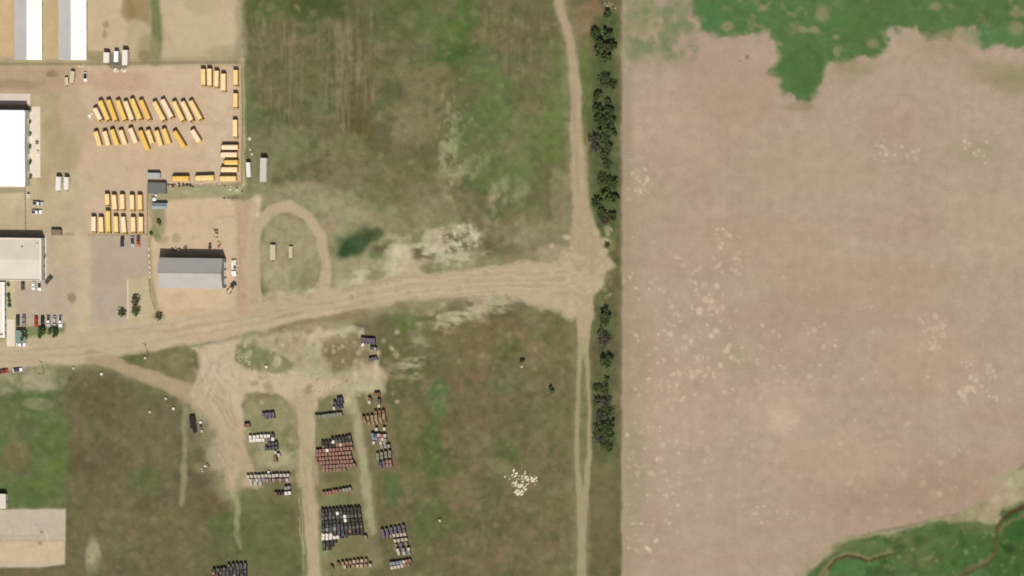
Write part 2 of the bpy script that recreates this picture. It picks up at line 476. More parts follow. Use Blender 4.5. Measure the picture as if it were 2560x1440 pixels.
speckle(1560, 420, 1620, 480, 12, (204,190,158), (3,6), (0.28,0.78), 28)
speckle(1780, 570, 1850, 670, 18, (206,182,156), (3,6), (0.21,0.78), 29)
speckle(1880, 1260, 1930, 1320, 6, (206,184,156), (3,5), (0.35,0.78), 30)
speckle(2100, 1050, 2500, 1300, 34, (198,172,148), (3,7), (0.14,0.58), 31)
speckle(1580, 60, 2540, 1300, 130, (160,134,112), (4,12), (0.07,0.30), 32)
speckle(1580, 60, 2540, 1300, 130, (190,166,140), (5,16), (0.07,0.34), 33)
speckle(1850, 130, 1870, 155, 2, (130,106,88), (2,4), (0.42,0.78), 34)
speckle(1580, 640, 2520, 1330, 150, (200,178,154), (1.8,4), (0.14,0.68), 300)
speckle(1640, 720, 1860, 960, 60, (206,184,160), (1.8,4.5), (0.28,0.81), 301)
speckle(1560, 60, 1640, 1420, 90, (186,172,142), (2,5), (0.14,0.61), 302)
# ---- the green crop
CROP = [(1728,-60),(1733,40),(1758,74),(1850,90),(1890,86),(1908,72),(1926,76),(1946,112),(1935,140),(1940,184),(1955,216),(1964,242),(1990,262),(2022,258),(2056,222),(2068,172),(2076,152),(2130,152),(2182,142),(2214,106),(2240,66),(2286,62),(2320,92),(2380,92),(2392,58),(2438,60),(2450,112),(2560,120),(2640,120),(2640,-60)]
thin = np.clip(0.75 + 1.2 * fbm(30, 231, 4), 0, 1)
poly(CROP, (128,132,98), 46, 30, 0.75, tex=thin)
poly(CROP, (104,124,82), 26, 24, 0.8, tex=np.clip(thin + .3, 0, 1))
poly(CROP, (84,113,68), 20, 26, 1.0, reg=2, tex=np.clip(.55 + thin, 0, 1))
C += ((REG == 2) * (FINE * .6 + fbm(20, 241, 3, sy=8) * .5))[..., None] * np.array([0.02, 0.028, 0.016])
incr = (REG == 2)
C += (incr * (0.6 * MID + .4 * BIG2))[..., None] * np.array([0.012, 0.03, 0.012])
for a in [(1770,40,30,30,(76,116,68),.6),(2000,190,60,50,(74,108,52),.5),(2100,60,90,40,(82,116,56),.4),(2480,90,70,24,(90,126,78),.6),(2300,30,80,24,(84,112,66),.4)]:
    blob(*a)
for a in [(2055,28,14,18),(2005,74,12,7),(2035,74,10,7),(2337,18,12,10),(2543,68,18,14),(2556,35,9,9),(1820,66,12,9),(1905,18,14,9),(2090,92,10,7),(2180,110,16,10)]:
    blob(*a, (150,142,108), 0.6, 0, 1.3, 0.9)
for a in [(1670,25,16,24),(1625,10,14,16),(1690,85,12,24),(1640,120,34,20),(1680,140,22,12),(1600,60,16,40),(1660,105,16,26),(1590,20,20,40),(1700,30,24,40),(1645,30,30,30),(1715,70,24,20),(1600,120,30,24)]:
    blob(*a, (112,126,88), 0.65, 0, 1.3, 0.9)
blob(1600,40,40,60,(150,140,104),.6); blob(1650,70,30,26,(164,150,116),.6)
speckle(1560, 0, 1740, 150, 60, (116,126,88), (4,12), (.2,.6), 330); blob(2000,266,40,14,(140,130,98),.6); blob(2140,168,60,20,(150,140,104),.5); blob(2380,110,60,30,(160,144,114),.6)

# ---- creek meadow, lower right
MEAD = [(1960,1500),(2016,1440),(2052,1406),(2092,1374),(2140,1354),(2200,1338),(2290,1322),(2380,1308),(2450,1300),(2520,1262),(2580,1225),(2640,1200),(2640,1500)]
stroke([(1980,1462),(2030,1404),(2100,1352),(2220,1330),(2340,1308),(2440,1286),(2520,1235),(2600,1180)], [24,20,16,16,16,40,60,60], (160,147,114), 18, 10, 0.7)
poly(MEAD, (116,120,80), 34, 18, 0.8)
poly(MEAD, (76,100,56), 14, 14, 1.0, reg=3)
C += ((REG == 3) * MID)[..., None] * np.array([0.012, 0.025, 0.01])
for a in [(2150,1370,60,20,(92,108,64),.7),(2280,1355,60,24,(96,104,60),.6),(2350,1400,60,40,(70,100,42),.6),(2450,1370,60,40,(66,96,44),.6),(2520,1400,60,50,(56,90,36),.7),(2300,1400,50,24,(100,104,60),.5),
          (2540,1320,30,40,(48,86,38),.8),(2140,1420,50,24,(70,112,60),.7),(2440,1320,40,16,(100,108,64),.6),(2510,1225,40,40,(168,154,122),.8),(2540,1200,40,30,(164,152,120),.7),(2475,1290,24,18,(162,150,116),.8)]:
    blob(*a)
poly([(2490,1255),(2560,1175),(2640,1130),(2640,1215),(2560,1250),(2510,1272)], (160,147,114), 20, 14, 0.85)
stroke([(2040,1480),(2062,1425),(2085,1396),(2112,1384),(2140,1385),(2165,1396),(2195,1384),(2230,1378),(2262,1370)], [26,20,9,6,6,6,6,6,4], (138,120,84), 8, 6, 0.6)
stroke([(2072,1420),(2092,1396),(2115,1391),(2140,1392),(2168,1403),(2200,1391),(2236,1384)], [7,7,6,6,6,5,3], (84,64,40), 6, 4, 0.85, dz=-0.3)
stroke([(2600,1250),(2560,1268),(2525,1282),(2505,1300),(2492,1316)], [16,14,12,9,5], (78,52,30), 9, 7, 0.9, dz=-0.5)
stroke([(2600,1278),(2560,1292),(2530,1302),(2512,1316),(2498,1325)], [6,6,6,8,6], (128,104,78), 9, 7, 0.6)
stroke([(2496,1318),(2490,1340),(2492,1366),(2486,1386),(2462,1404),(2430,1424),(2380,1450)], [8,9,10,10,12,12,12], (92,70,46), 8, 7, 0.7, dz=-0.3)
stroke([(2480,1388),(2455,1406),(2420,1428)], [7,8,8], (122,104,76), 10, 7, 0.55)
blob(2520,1372,20,12,(46,66,26),.8)
speckle(2150, 1330, 2560, 1440, 60, (120,130,86), (2.5,6), (.2,.6), 36)
speckle(2150, 1330, 2560, 1440, 60, (48,80,30), (4,12), (.2,.5), 37)

# ---- the developed west side
poly([(-60,-60),(600,-60),(602,120),(607,300),(606,455),(560,468),(480,470),(430,478),(640,505),(650,760),(560,850),(-60,905)], (186,170,138), 10, 5, 1.0, reg=4)
poly([(185,172),(300,168),(600,166),(604,452),(540,468),(420,460),(370,440),(365,585),(225,588),(190,420),(225,300)], (200,177,149), 16, 6, 1.0)
poly([(-60,165),(200,168),(185,240),(80,232),(-60,230)], (182,158,130), 16, 10, 0.8)
C += ((REG == 4) * (0.6 * MID + 0.4 * BIG))[..., None] * np.array([0.045, 0.042, 0.038])
for a in [(450,300,70,60,(206,184,158),.7),(400,400,80,40,(202,178,150),.6),(300,410,70,50,(198,176,148),.6),(560,270,26,60,(206,184,160),.7),(540,400,30,50,(206,186,160),.6),(280,200,110,24,(188,160,132),.7),
          (150,200,50,30,(184,158,134),.6),(130,185,16,9,(138,118,90),.8),(40,210,60,12,(152,132,100),.6),(150,330,40,120,(176,160,126),.8),(170,380,30,60,(172,156,122),.6),(130,330,24,50,(168,152,118),.6),
          (180,280,30,60,(190,168,140),.6),(110,440,20,40,(170,152,118),.6),(200,470,60,40,(190,174,142),.6),(160,540,60,30,(188,172,140),.6),(200,620,50,30,(192,176,146),.5)]:
    blob(*a)
# north strip of yards
poly([(-60,-60),(38,-60),(36,140),(-60,150)], (204,176,132), 8, 4, 0.95)
poly([(104,-60),(146,-60),(146,145),(104,150)], (194,174,130), 8, 3, 0.9)
poly([(218,-60),(330,-60),(310,130),(218,150)], (200,178,146), 14, 6, 0.9)
poly([(300,-60),(385,-60),(375,60),(320,40)], (150,128,92), 16, 8, 0.8); blob(320,20,18,30,(140,122,82),.7)
stroke([(385,-60),(392,60),(388,150)], [20,26,30], (98,112,66), 14, 6, 0.85)
poly([(405,-60),(600,-60),(600,90),(560,140),(440,120),(410,60)], (194,176,144), 14, 8, 0.95); blob(500,10,50,24,(180,160,128),.6)
poly([(-60,152),(610,140),(610,162),(-60,164)], (158,146,112), 12, 5, 0.7); blob(240,140,40,14,(142,134,92),.7); blob(370,120,30,30,(150,142,104),.7); blob(360,140,14,16,(138,122,90),.7)
blob(265,62,8,10,(150,128,94),.7); blob(262,85,6,10,(154,134,98),.7); blob(560,130,50,18,(168,156,122),.8); stroke([(600,-20),(602,150)],24,(150,142,112),20,8,.7)
blob(295,160,26,14,(120,118,98),.85); blob(290,145,20,14,(116,114,100),.8)
stroke([(604,150),(608,300),(607,460)], 12, (180,164,124), 8, 3, .8)
stroke([(616,160),(618,300),(620,450)], 16, (104,110,68), 12, 4, .5)
# asphalt and gravel lots round the office
poly([(225,590),(372,592),(372,690),(316,700),(316,800),(230,815),(215,700)], (179,164,146), 10, 5, 0.9)
poly([(318,700),(372,694),(382,790),(318,800)], (190,176,142), 8, 4, 0.9)
poly([(40,700),(225,660),(210,820),(40,815)], (182,168,146), 16, 6, 0.85)
poly([(108,590),(140,590),(140,700),(108,700)], (182,166,144), 10, 4, 0.7)
stroke([(205,600),(210,700),(205,840)], 34, (198,180,150), 26, 6, 0.8)
blob(180,745,9,13,(146,130,102),.8); blob(171,741,5,8,(150,134,106),.7); blob(265,690,40,40,(174,158,138),.5); blob(90,735,40,30,(182,168,150),.6)
poly([(15,703),(38,703),(40,820),(17,840)], (192,182,146), 6, 3, 0.9)
poly([(62,818),(165,808),(160,838),(110,850),(66,850)], (116,126,82), 8, 5, 0.9); blob(100,838,34,10,(122,134,88),.8); poly([(-60,842),(14,842),(14,866),(-60,868)], (134,126,90), 6, 3, .9)
poly([(-60,480),(66,480),(66,520),(-60,520)], (196,178,148), 8, 3, .8); poly([(-60,470),(62,468),(62,482),(-60,484)], (146,140,112), 6, 3, .8)
# weeds, bare yard and trodden ground round the shed
poly([(380,500),(560,490),(610,520),(600,790),(400,800),(378,640)], (203,180,149), 10, 5, 0.95)
poly([(372,470),(600,462),(610,480),(560,490),(420,498),(405,560),(376,598)], (158,150,112), 12, 8, 0.9)
blob(398,555,18,38,(140,136,98),.75); blob(386,580,10,12,(122,134,90),.8); blob(520,474,60,9,(148,146,108),.7); blob(395,595,8,10,(118,124,80),.6)
blob(410,600,16,8,(168,150,114),.7,-30); blob(440,595,10,12,(164,146,112),.7); blob(490,780,40,8,(184,158,126),.6); blob(480,790,90,20,(196,168,136),.7)
blob(450,735,16,5,(186,164,130),.7); blob(395,790,16,10,(158,148,108),.8)
stroke([(374,600),(376,700),(392,770),(410,800)], 9, (160,146,110), 8, 3, .8)

# ---- the roads
ROADP = [(-60,894),(0,890),(100,878),(230,866),(380,838),(560,808),(700,782),(850,752),(1000,722),(1150,708),(1280,704),(1400,702),(1470,690)]
stroke(ROADP, [74,74,74,78,74,74,66,62,64,66,74,90,90], ROAD, 13, 9, 1.0, reg=5)
poly([(1436,540),(1478,590),(1500,624),(1538,660),(1512,690),(1492,722),(1478,800),(1436,800),(1396,776),(1330,766),(1250,732),(1150,736),(1150,690),(1300,657),(1396,655),(1428,620)], (182,166,136), 18, 14, 1.0, reg=5)
poly([(560,780),(600,770),(600,840),(420,860),(400,810)], (194,168,138), 24, 8, 0.7)
poly([(590,500),(650,500),(650,780),(590,790)], (180,158,132), 16, 6, 0.85)
stroke([(600,520),(612,640),(606,780)], 16, (190,158,132), 12, 4, 0.6)
stroke([(640,500),(626,640),(640,760)], 26, (192,174,146), 16, 5, 0.8)
# turning loop
blob(728,640,78,112,(148,138,106),1.0,0,0.3,0.12)
blob(690,560,40,30,(152,142,110),.6); blob(760,700,40,30,(130,124,88),.7); blob(760,620,40,40,(150,138,106),.5); blob(690,700,30,40,(160,150,118),.6); blob(740,540,30,14,(132,124,88),.5)
stroke([(638,760),(632,700),(632,620),(644,560),(676,528),(726,516),(772,542),(802,590),(814,650),(812,710),(790,752)], [34,34,30,30,28,26,26,24,24,30,40], (184,168,138), 8, 5, 0.95, reg=6)
poly([(640,735),(800,725),(840,745),(640,790)], (180,166,132), 14, 8, 0.7)
poly([(830,700),(1040,655),(1060,690),(840,740)], (176,164,128), 16, 12, 0.75); blob(1000,650,40,34,(192,176,146),.8,-30); blob(905,690,24,16,(178,170,132),.7); blob(940,690,26,12,(126,116,76),.7,-14); blob(868,690,20,9,(150,142,104),.7); blob(1080,600,24,26,(190,174,144),.6)
blob(920,660,60,10,(160,150,112),.5,-10)
blob(885,610,58,32,(96,104,66),.7,-32,1.2,0.6); blob(885,610,50,25,(58,80,46),.95,-32,1.0,0.5); blob(862,628,26,15,(50,74,40),.8,-20,1.0,.4); blob(930,590,30,16,(70,82,50),.7,-30)
# N-S farm track
stroke([(1388,-60),(1398,10),(1422,90),(1435,170),(1440,260),(1441,340),(1446,420),(1450,500),(1458,560),(1470,640)], [20,20,23,25,26,30,36,40,56,90], (172,156,126), 12, 6, 1.0, reg=7)
stroke([(1462,760),(1460,820),(1459,870)], [44,32,26], (178,162,132), 7, 4, 0.95, reg=7)
stroke([(1453,850),(1448,940),(1443,1040),(1442,1150),(1449,1250),(1454,1340),(1455,1500)], [14,11,10,11,15,18,24], (162,152,118), 6, 2.5, 0.9, reg=7)
stroke([(1464,850),(1469,940),(1473,1040),(1473,1130),(1466,1210),(1459,1290),(1456,1360)], [14,10,9,12,14,16,18], (162,152,118), 6, 2.5, 0.9, reg=7)
stroke([(1458,900),(1459,1000),(1458,1140)], [6,18,16], (112,112,68), 8, 2.5, 0.7)
# yard tracks to the south
stroke([(225,888),(300,914),(400,952),(500,992)], [34,36,36,50], (170,152,122), 11, 6, 1.0, reg=6)
poly([(600,848),(700,828),(800,806),(870,802),(900,840),(830,850),(800,880),(830,930),(940,905),(962,940),(945,985),(880,985),(800,1000),(740,990),(600,950),(585,890)], (172,159,126), 22, 14, 0.85)
poly([(480,870),(600,848),(588,900),(620,934),(760,938),(820,950),(815,1000),(784,1030),(782,1110),(744,1110),(738,1040),(715,1000),(690,982),(620,982),(606,1010),(612,1070),(602,1100),(540,1040),(470,985),(492,940),(505,905)], (193,175,148), 14, 8, 1.0, reg=6)
blob(545,930,44,60,(198,180,156),.8,0,.8)
stroke([(762,1000),(760,1080),(764,1180),(774,1280),(783,1360),(786,1500)], [54,40,36,36,34,32], (180,164,133), 13, 6, 1.0, reg=6)
stroke([(520,985),(556,1040),(584,1090),(600,1140),(600,1190)], [80,72,70,100,80], (184,166,136), 26, 14, 0.95, reg=6)
stroke([(604,1190),(592,1240),(590,1300),(600,1370)], [20,14,14,12], (150,146,108), 10, 6, 0.7)
stroke([(862,985),(886,1040),(900,1110),(912,1180),(918,1240),(930,1330)], [44,30,26,22,20,14], (158,150,115), 14, 8, 0.85)
stroke([(462,1010),(461,1100),(460,1200),(456,1260)], [16,12,14,12], (140,132,98), 8, 4, 0.75)
blob(515,1170,30,14,(150,132,100),.4); blob(540,1140,30,40,(172,158,126),.5)
# grass islands
poly([(296,895),(370,880),(445,870),(488,884),(486,915),(458,938),(420,936),(360,920)], (112,106,70), 8, 4, 1.0)
blob(335,900,26,12,(92,104,58),.7,-6); blob(440,900,30,20,(128,120,86),.6)
poly([(588,862),(640,862),(700,885),(735,905),(730,925),(690,932),(630,926),(590,905)], (126,122,86), 12, 6, 1.0); blob(640,895,50,24,(118,122,84),.7,10)
blob(705,860,60,20,(158,148,114),.7); blob(800,830,60,26,(180,166,134),.75); blob(850,825,50,14,(182,170,136),.7); blob(760,870,60,26,(166,152,120),.6)
poly([(690,815),(900,770),(930,790),(830,830),(700,830)], (132,120,84), 14, 8, 0.7)
poly([(800,850),(880,830),(940,850),(940,920),(860,930),(810,900)], (130,116,82), 16, 8, 0.85)
poly([(820,930),(930,905),(960,930),(950,990),(840,1000)], (168,156,122), 18, 14, 0.8); stroke([(945,880),(935,940),(945,975)],[10,14,26],(184,170,136),10,8,.7)
poly([(618,988),(650,980),(690,986),(722,1012),(738,1050),(744,1110),(745,1180),(640,1180),(622,1140),(614,1080),(612,1020)], (136,130,93), 16, 8, 0.95)
blob(660,995,40,10,(126,114,76),.8); blob(650,1110,40,22,(128,124,98),.6); blob(720,1100,24,30,(108,112,66),.7); blob(730,1060,14,50,(136,122,90),.6); blob(680,1150,40,24,(160,158,116),.7)
poly([(795,1000),(850,985),(880,1040),(890,1120),(900,1230),(920,1330),(920,1440),(800,1440),(795,1230),(785,1120)], (120,114,76), 12, 6, 0.85)
blob(830,1060,40,24,(116,118,78),.7); blob(850,1200,40,24,(98,96,58),.7); blob(850,1250,50,10,(110,118,78),.6); blob(810,1360,14,30,(126,134,96),.6)
poly([(900,985),(960,975),(985,1040),(1000,1180),(940,1180),(910,1060)], (118,104,72), 12, 6, 0.7); blob(950,1120,30,30,(100,102,66),.6)
poly([(600,1220),(760,1215),(770,1440),(600,1440)], (98,100,62), 20, 8, 0.7); blob(660,1240,60,20,(110,108,72),.6)
speckle(600, 820, 1000, 1010, 90, (188,174,142), (3,9), (.2,.6), 40)
speckle(600, 820, 1000, 1010, 60, (120,110,76), (3,9), (.2,.5), 41)
# wheel marks
for pts in [[(520,985),(545,1010),(560,1040),(575,1068),(590,1080)],[(535,985),(556,1005),(570,1035),(586,1062)],[(575,985),(580,1030),(592,1066)],[(523,925),(512,945),(492,962)],[(532,905),(524,925),(512,945)]]:
    stroke(pts, 4, (166,148,120), 5, 2, 0.75, dz=-0.05)
for k, off in enumerate((-24,-14,-5,6,15,24)):
    stroke([(x, y + off * (1 if x < 1100 else .8)) for x, y in ROADP[1:]], 5, ((166,148,120),(196,180,150))[k % 2], 7, 7, 0.55, tex=np.clip(0.5 + HST, 0, 1))
blob(720,788,44,5,(160,142,114),.7,-10); blob(880,765,40,4,(166,148,120),.6,-10); blob(1390,698,24,7,(164,148,118),.6); blob(1330,715,40,6,(170,152,124),.6); blob(1420,735,30,6,(168,150,120),.6)
stroke([(1434,200),(1437,330),(1444,480)],5,(158,140,112),5,2,.5); stroke([(1446,200),(1450,330),(1456,480)],5,(180,164,132),5,2,.5)
stroke([(596,560),(600,660),(596,760)],4,(166,146,120),5,2,.5); stroke([(540,545),(580,540),(606,560)],4,(172,152,124),5,2,.6)
for k in range(14):
    x0 = 230 + 24 * k
    stroke([(x0, 300 + 6 * (k % 3)), (x0 + 40, 310), (x0 + 70, 320 - 4 * (k % 2))], 4, (182,158,130), 6, 4, 0.35)
q = np.random.default_rng(77)
for k in range(70):          # more passing wheels on the dirt road
    i0 = int(q.integers(0, len(ROADP) - 3)); off = q.uniform(-30, 30)
    stroke([(x, y + off) for x, y in ROADP[i0:i0 + 3]], q.uniform(2.5, 4.5), [(164,147,119),(198,182,152),(172,155,126)][k % 3], 4, 6, q.uniform(.25, .55), tex=np.clip(.45 + HST, 0, 1), dz=-.02)
for k in range(26):
    x = q.uniform(496, 600); y = q.uniform(860, 1000)
    stroke([(x, y), (x + q.uniform(-10, 20), y + 40), (x + q.uniform(-10, 40), y + 80)], 3, [(170,152,124),(204,188,160)][k % 2], 4, 5, .4)
for k in range(24):
    x = q.uniform(744, 784)
    y = q.uniform(980, 1300)
    stroke([(x, y), (x + 8, y + 70), (x + 12, y + 140)], 3, [(168,152,122),(194,178,148)][k % 2], 4, 4, .4)
speckle(1380, 560, 1530, 790, 60, (196,180,150), (3,9), (.15,.5), 320); speckle(1380, 560, 1530, 790, 40, (160,144,114), (3,9), (.15,.4), 321)
speckle(0, 800, 1400, 930, 90, (160,143,114), (3,8), (.1,.35), 322); speckle(590, 640, 1250, 760, 90, (150,140,106), (3,9), (.15,.45), 323)
speckle(480, 850, 960, 1010, 110, (168,154,122), (3,9), (.15,.45), 324); speckle(560, 1080, 780, 1220, 70, (160,150,116), (3,9), (.2,.5), 325)
speckle(200, 180, 600, 460, 90, (188,164,136), (4,14), (.1,.35), 326); speckle(0, 170, 220, 600, 70, (168,152,120), (4,12), (.1,.35), 327); speckle(380, 500, 610, 790, 60, (188,164,132), (4,12), (.1,.35), 328)
# gravel pad, lower left
poly([(-60,1274),(163,1272),(164,1300),(162,1410),(100,1418),(-60,1420)], (192,178,154), 4, 1.5, 1.0, reg=8)
poly([(-60,1274),(163,1274),(163,1350),(-60,1350)], (190,178,160), 8, 3, 0.7)
poly([(-60,1352),(160,1354),(160,1400),(-60,1410)], (204,182,148), 10, 6, 0.8); stroke([(0,1352),(158,1352)],5,(170,152,130),6,3,.6)
blob(105,1330,5,5,(140,124,104),.8); blob(100,1358,5,4,(140,124,104),.8); stroke([(110,1328),(118,1340),(117,1352)],4,(212,196,168),4,1,.9)
for k in range(6): stroke([(6 + 16*k, 1318), (10 + 16*k, 1342)], 2.6, (204,190,166), 4, 1, .7)
stroke([(-60,1342),(100,1340)],4,(174,158,136),5,2,.6)
stroke([(-60,1272),(164,1270)],5,(128,122,90),5,2,.6)
# general unevenness
C *= (1 + 0.045 * FINE + 0.05 * MID * 0.6)[..., None]
gm = ((REG == 0) | (REG == 3))
G1 = fbm(46, 251, 4)[..., None]
C = np.where(gm[..., None], C * (1 + G1 * np.array([-0.10, 0.05, -0.10])), C)
C *= (1 + gm * (0.15 * FINE + 0.15 * fbm(24, 91, 4) + 0.07 * fbm(16, 95, 3, sy=60)))[..., None]
lum = C.mean(-1, keepdims=True)
C = np.where(gm[..., None], (C * 0.9 + lum * np.array([1.08, 1.05, 0.72]) * 0.1) * np.array([1.13, 1.15, 1.2]), C)
C = np.where((REG == 1)[..., None], C * np.array([0.99, 1.02, 1.07]), C)
C = np.clip(C, 0.004, 1)

HGT += gm * (0.10 * FINE + 0.06 * MID) + (REG == 1) * (0.03 * FINE + 0.02 * HST) + ((REG > 3) & (REG != 8)) * 0.015 * FINE
HGT -= ((REG == 5) | (REG == 6) | (REG == 7)) * 0.05
edge = np.minimum.reduce([X - gx[0], gx[-1] - X, Y - gy[0], gy[-1] - Y])
HGT *= np.clip(edge / 40, 0, 1)
HGT -= 0.12
HGT = np.where(edge < 1, -0.12, HGT)

def ground_material():
    m = bpy.data.materials.new('earth_and_grass')
    m.use_nodes = True
    nt = m.node_tree
    b = nt.nodes['Principled BSDF']
    b.inputs['Roughness'].default_value = 0.95
    b.inputs['Specular IOR Level'].default_value = 0.1
    at = nt.nodes.new('ShaderNodeAttribute'); at.attribute_name = 'soil'
    geo = nt.nodes.new('ShaderNodeNewGeometry')
    mul = None
    prev = at.outputs['Color']
    for sc, amp in ((1.6, 0.09), (0.18, 0.05)):
        n = nt.nodes.new('ShaderNodeTexNoise')
        n.inputs['Scale'].default_value = sc; n.inputs['Detail'].default_value = 6
        nt.links.new(geo.outputs['Position'], n.inputs['Vector'])
        r = nt.nodes.new('ShaderNodeMapRange')
        r.inputs['From Min'].default_value = 0.3; r.inputs['From Max'].default_value = 0.7
        r.inputs['To Min'].default_value = 1 - amp; r.inputs['To Max'].default_value = 1 + amp
        nt.links.new(n.outputs['Fac'], r.inputs['Value'])
        mx = nt.nodes.new('ShaderNodeMix'); mx.data_type = 'RGBA'; mx.blend_type = 'MULTIPLY'
        mx.inputs['Factor'].default_value = 1
        nt.links.new(prev, mx.inputs['A']); nt.links.new(r.outputs['Result'], mx.inputs['B'])
        prev = mx.outputs['Result']
    nt.links.new(prev, b.inputs['Base Color'])
    bp = nt.nodes.new('ShaderNodeBump'); bp.inputs['Strength'].default_value = 0.25; bp.inputs['Distance'].default_value = 0.1
    n = nt.nodes.new('ShaderNodeTexNoise'); n.inputs['Scale'].default_value = 2.5; n.inputs['Detail'].default_value = 4
    nt.links.new(geo.outputs['Position'], n.inputs['Vector'])
    nt.links.new(n.outputs['Fac'], bp.inputs['Height']); nt.links.new(bp.outputs['Normal'], b.inputs['Normal'])
    return m
EARTH = ground_material()

def sheet(name, verts, quads, cols):
    me = bpy.data.meshes.new(name)
    me.vertices.add(len(verts)); me.vertices.foreach_set('co', verts.astype(np.float32).ravel())
    me.loops.add(quads.size); me.loops.foreach_set('vertex_index', quads.astype(np.int32).ravel())
    me.polygons.add(len(quads))
    me.polygons.foreach_set('loop_start', np.arange(0, quads.size, 4, dtype=np.int32))
    me.polygons.foreach_set('use_smooth', np.ones(len(quads), dtype=bool))
    me.update(calc_edges=True)
    ca = me.attributes.new('soil', 'FLOAT_COLOR', 'POINT')
    ca.data.foreach_set('color', np.concatenate([cols, np.ones((len(cols), 1))], 1).astype(np.float32).ravel())
    me.materials.append(EARTH)
    o = put(name, me)
    o['kind'] = 'structure'
    return o

WX, WY = Pnp(X, Y)
V = np.stack([WX, WY, HGT], -1).reshape(-1, 3)
CC = np.clip(C / GAIN, 0.003, 0.8).reshape(-1, 3)
idx = np.arange(NY * NX).reshape(NY, NX)
Q = np.stack([idx[:-1, :-1], idx[1:, :-1], idx[1:, 1:], idx[:-1, 1:]], -1).reshape(-1, 4)
RQ = REG[:-1, :-1].reshape(-1)
NAMES = {0: 'grassland', 1: 'bare_soil_field', 2: 'crop_field', 3: 'creek_meadow', 4: 'dirt_yard', 5: 'dirt_road', 6: 'yard_track', 7: 'farm_track', 8: 'gravel_pad'}
LABELS = {}
for k, nm in NAMES.items():
    q = Q[RQ == k]
    if not len(q): continue
    u, inv = np.unique(q, return_inverse=True)
    sheet(nm, V[u], inv.reshape(-1, 4), CC[u])

# land beyond the picture, out to the horizon
def far_land():
    xa = np.concatenate([np.linspace(-30000, -60, 40)[:-1], [-60, 2619], np.linspace(2619, 33000, 40)[1:]])
    ya = np.concatenate([np.linspace(-30000, -60, 40)[:-1], [-60, gy[-1]], np.linspace(gy[-1], 31000, 40)[1:]])
    xa[40] = gx[-1]
    xa = np.unique(np.where(np.abs(xa - 2619) < 2, gx[-1], xa)); ya = np.unique(ya)
    XX, YY = np.meshgrid(xa, ya)
    wx, wy = (XX - 1280) * 0.2 / math.cos(math.atan(TAN_E)), (720 - YY) * 0.2
    a, b = Pnp(XX, YY)
    near = (np.abs(XX - 1280) < 1400) & (np.abs(YY - 720) < 1000)
    wx = np.where(near, a, wx); wy = np.where(near, b, wy)
    t = (vnoise(XX, YY, 2500, 2500, 7) * .5 + .5)[..., None]
    east = (XX > 1556)[..., None]
    g = lin((102, 94, 64)) * (1 - t) + lin((88, 96, 56)) * t
    s = lin((172, 148, 122)) * (1 - t) + lin((96, 110, 66)) * t
    cc = np.where(east, s, g) / GAIN
    v = np.stack([wx, wy, np.full(wx.shape, -0.12)], -1).reshape(-1, 3)
    ny, nx = XX.shape
    i = np.arange(ny * nx).reshape(ny, nx)
    q = np.stack([i[:-1, :-1], i[1:, :-1], i[1:, 1:], i[:-1, 1:]], -1)
    cx, cy = (XX[:-1, :-1] + XX[1:, 1:]) / 2, (YY[:-1, :-1] + YY[1:, 1:]) / 2
    keep = ~((cx > gx[0]) & (cx < gx[-1]) & (cy > gy[0]) & (cy < gy[-1]))
    sheet('ground', v, q[keep].reshape(-1, 4), cc.reshape(-1, 3))
far_land()

# ================================================================== materials
YEL = mat('bus_yellow', seen=(236,180,60), rough=0.45)
ROOFS = {'c': mat('bus_roof_cream', seen=(252,226,172), rough=0.5, var=.05), 'p': mat('bus_roof_pale_yellow', seen=(250,218,146), rough=0.5, var=.05),
         'y': mat('bus_roof_yellow', seen=(247,209,116), rough=0.5, var=.05), 'o': mat('bus_roof_orange_yellow', seen=(245,198,98), rough=0.5, var=.05),
         'w': mat('bus_roof_white', seen=(253,229,190), rough=0.5, var=.05)}
ROOFWORD = {'c': 'cream', 'p': 'pale yellow', 'y': 'yellow', 'o': 'deep yellow', 'w': 'whitish'}
BLACK = mat('black_rubber', rgb=(0.02,0.02,0.02), rough=0.85)
GLASS = mat('dark_glass', rgb=(0.03,0.035,0.04), rough=0.12, spec=0.6, var=0.02)
CHROME = mat('dull_steel', rgb=(0.4,0.4,0.4), rough=0.4, metal=0.8)
DARKM = mat('dark_steel', rgb=(0.05,0.045,0.04), rough=0.6, metal=0.2)
RED = mat('red_paint', seen=(178,70,58), rough=0.35)
LAMP = mat('lamp_lens', rgb=(0.7,0.68,0.6), rough=0.2)
TAIL = mat('red_lens', rgb=(0.4,0.02,0.02), rough=0.3)
WHITE = mat('white_paint', rgb=(0.78,0.76,0.73), rough=0.4, var=.05)
CREAM = mat('cream_paint', seen=(214,200,166), rough=0.6)
ROOFMETAL = mat('white_roof_metal', rgb=(0.82,0.83,0.84), rough=0.42, var=.03, vscale=.15)
GALV = mat('galvanised_roof', rgb=(0.78,0.74,0.70), rough=0.47, metal=0.5, var=.05, vscale=.15)
GREYROOF = mat('grey_roof_metal', seen=(182,176,170), rough=0.6, metal=0.1, var=.06, vscale=.2)
MEMB = mat('cream_roof_membrane', seen=(223,215,200), rough=0.8, var=.04, vscale=.12)
TRIM = mat('pale_trim', seen=(240,230,216), rough=0.7, var=.03)
WALLW = mat('white_wall_panel', seen=(206,206,196), rough=0.7)
WALLG = mat('grey_wall_panel', seen=(150,150,148), rough=0.7)
CONC = mat('concrete', seen=(226,214,194), rough=0.9, var=.06, vscale=.4)
CONCP = mat('pinkish_concrete', seen=(222,204,190), rough=0.9, var=.05, vscale=.4)
WOOD = mat('weathered_wood', rgb=(0.13,0.10,0.075), rough=0.9, var=.2)
STONE = mat('pale_stone', seen=(214,206,180), rough=0.95, var=.15, vscale=2)
BARK = mat('bark', rgb=(0.10,0.08,0.065), rough=0.95, var=.2, vscale=3)
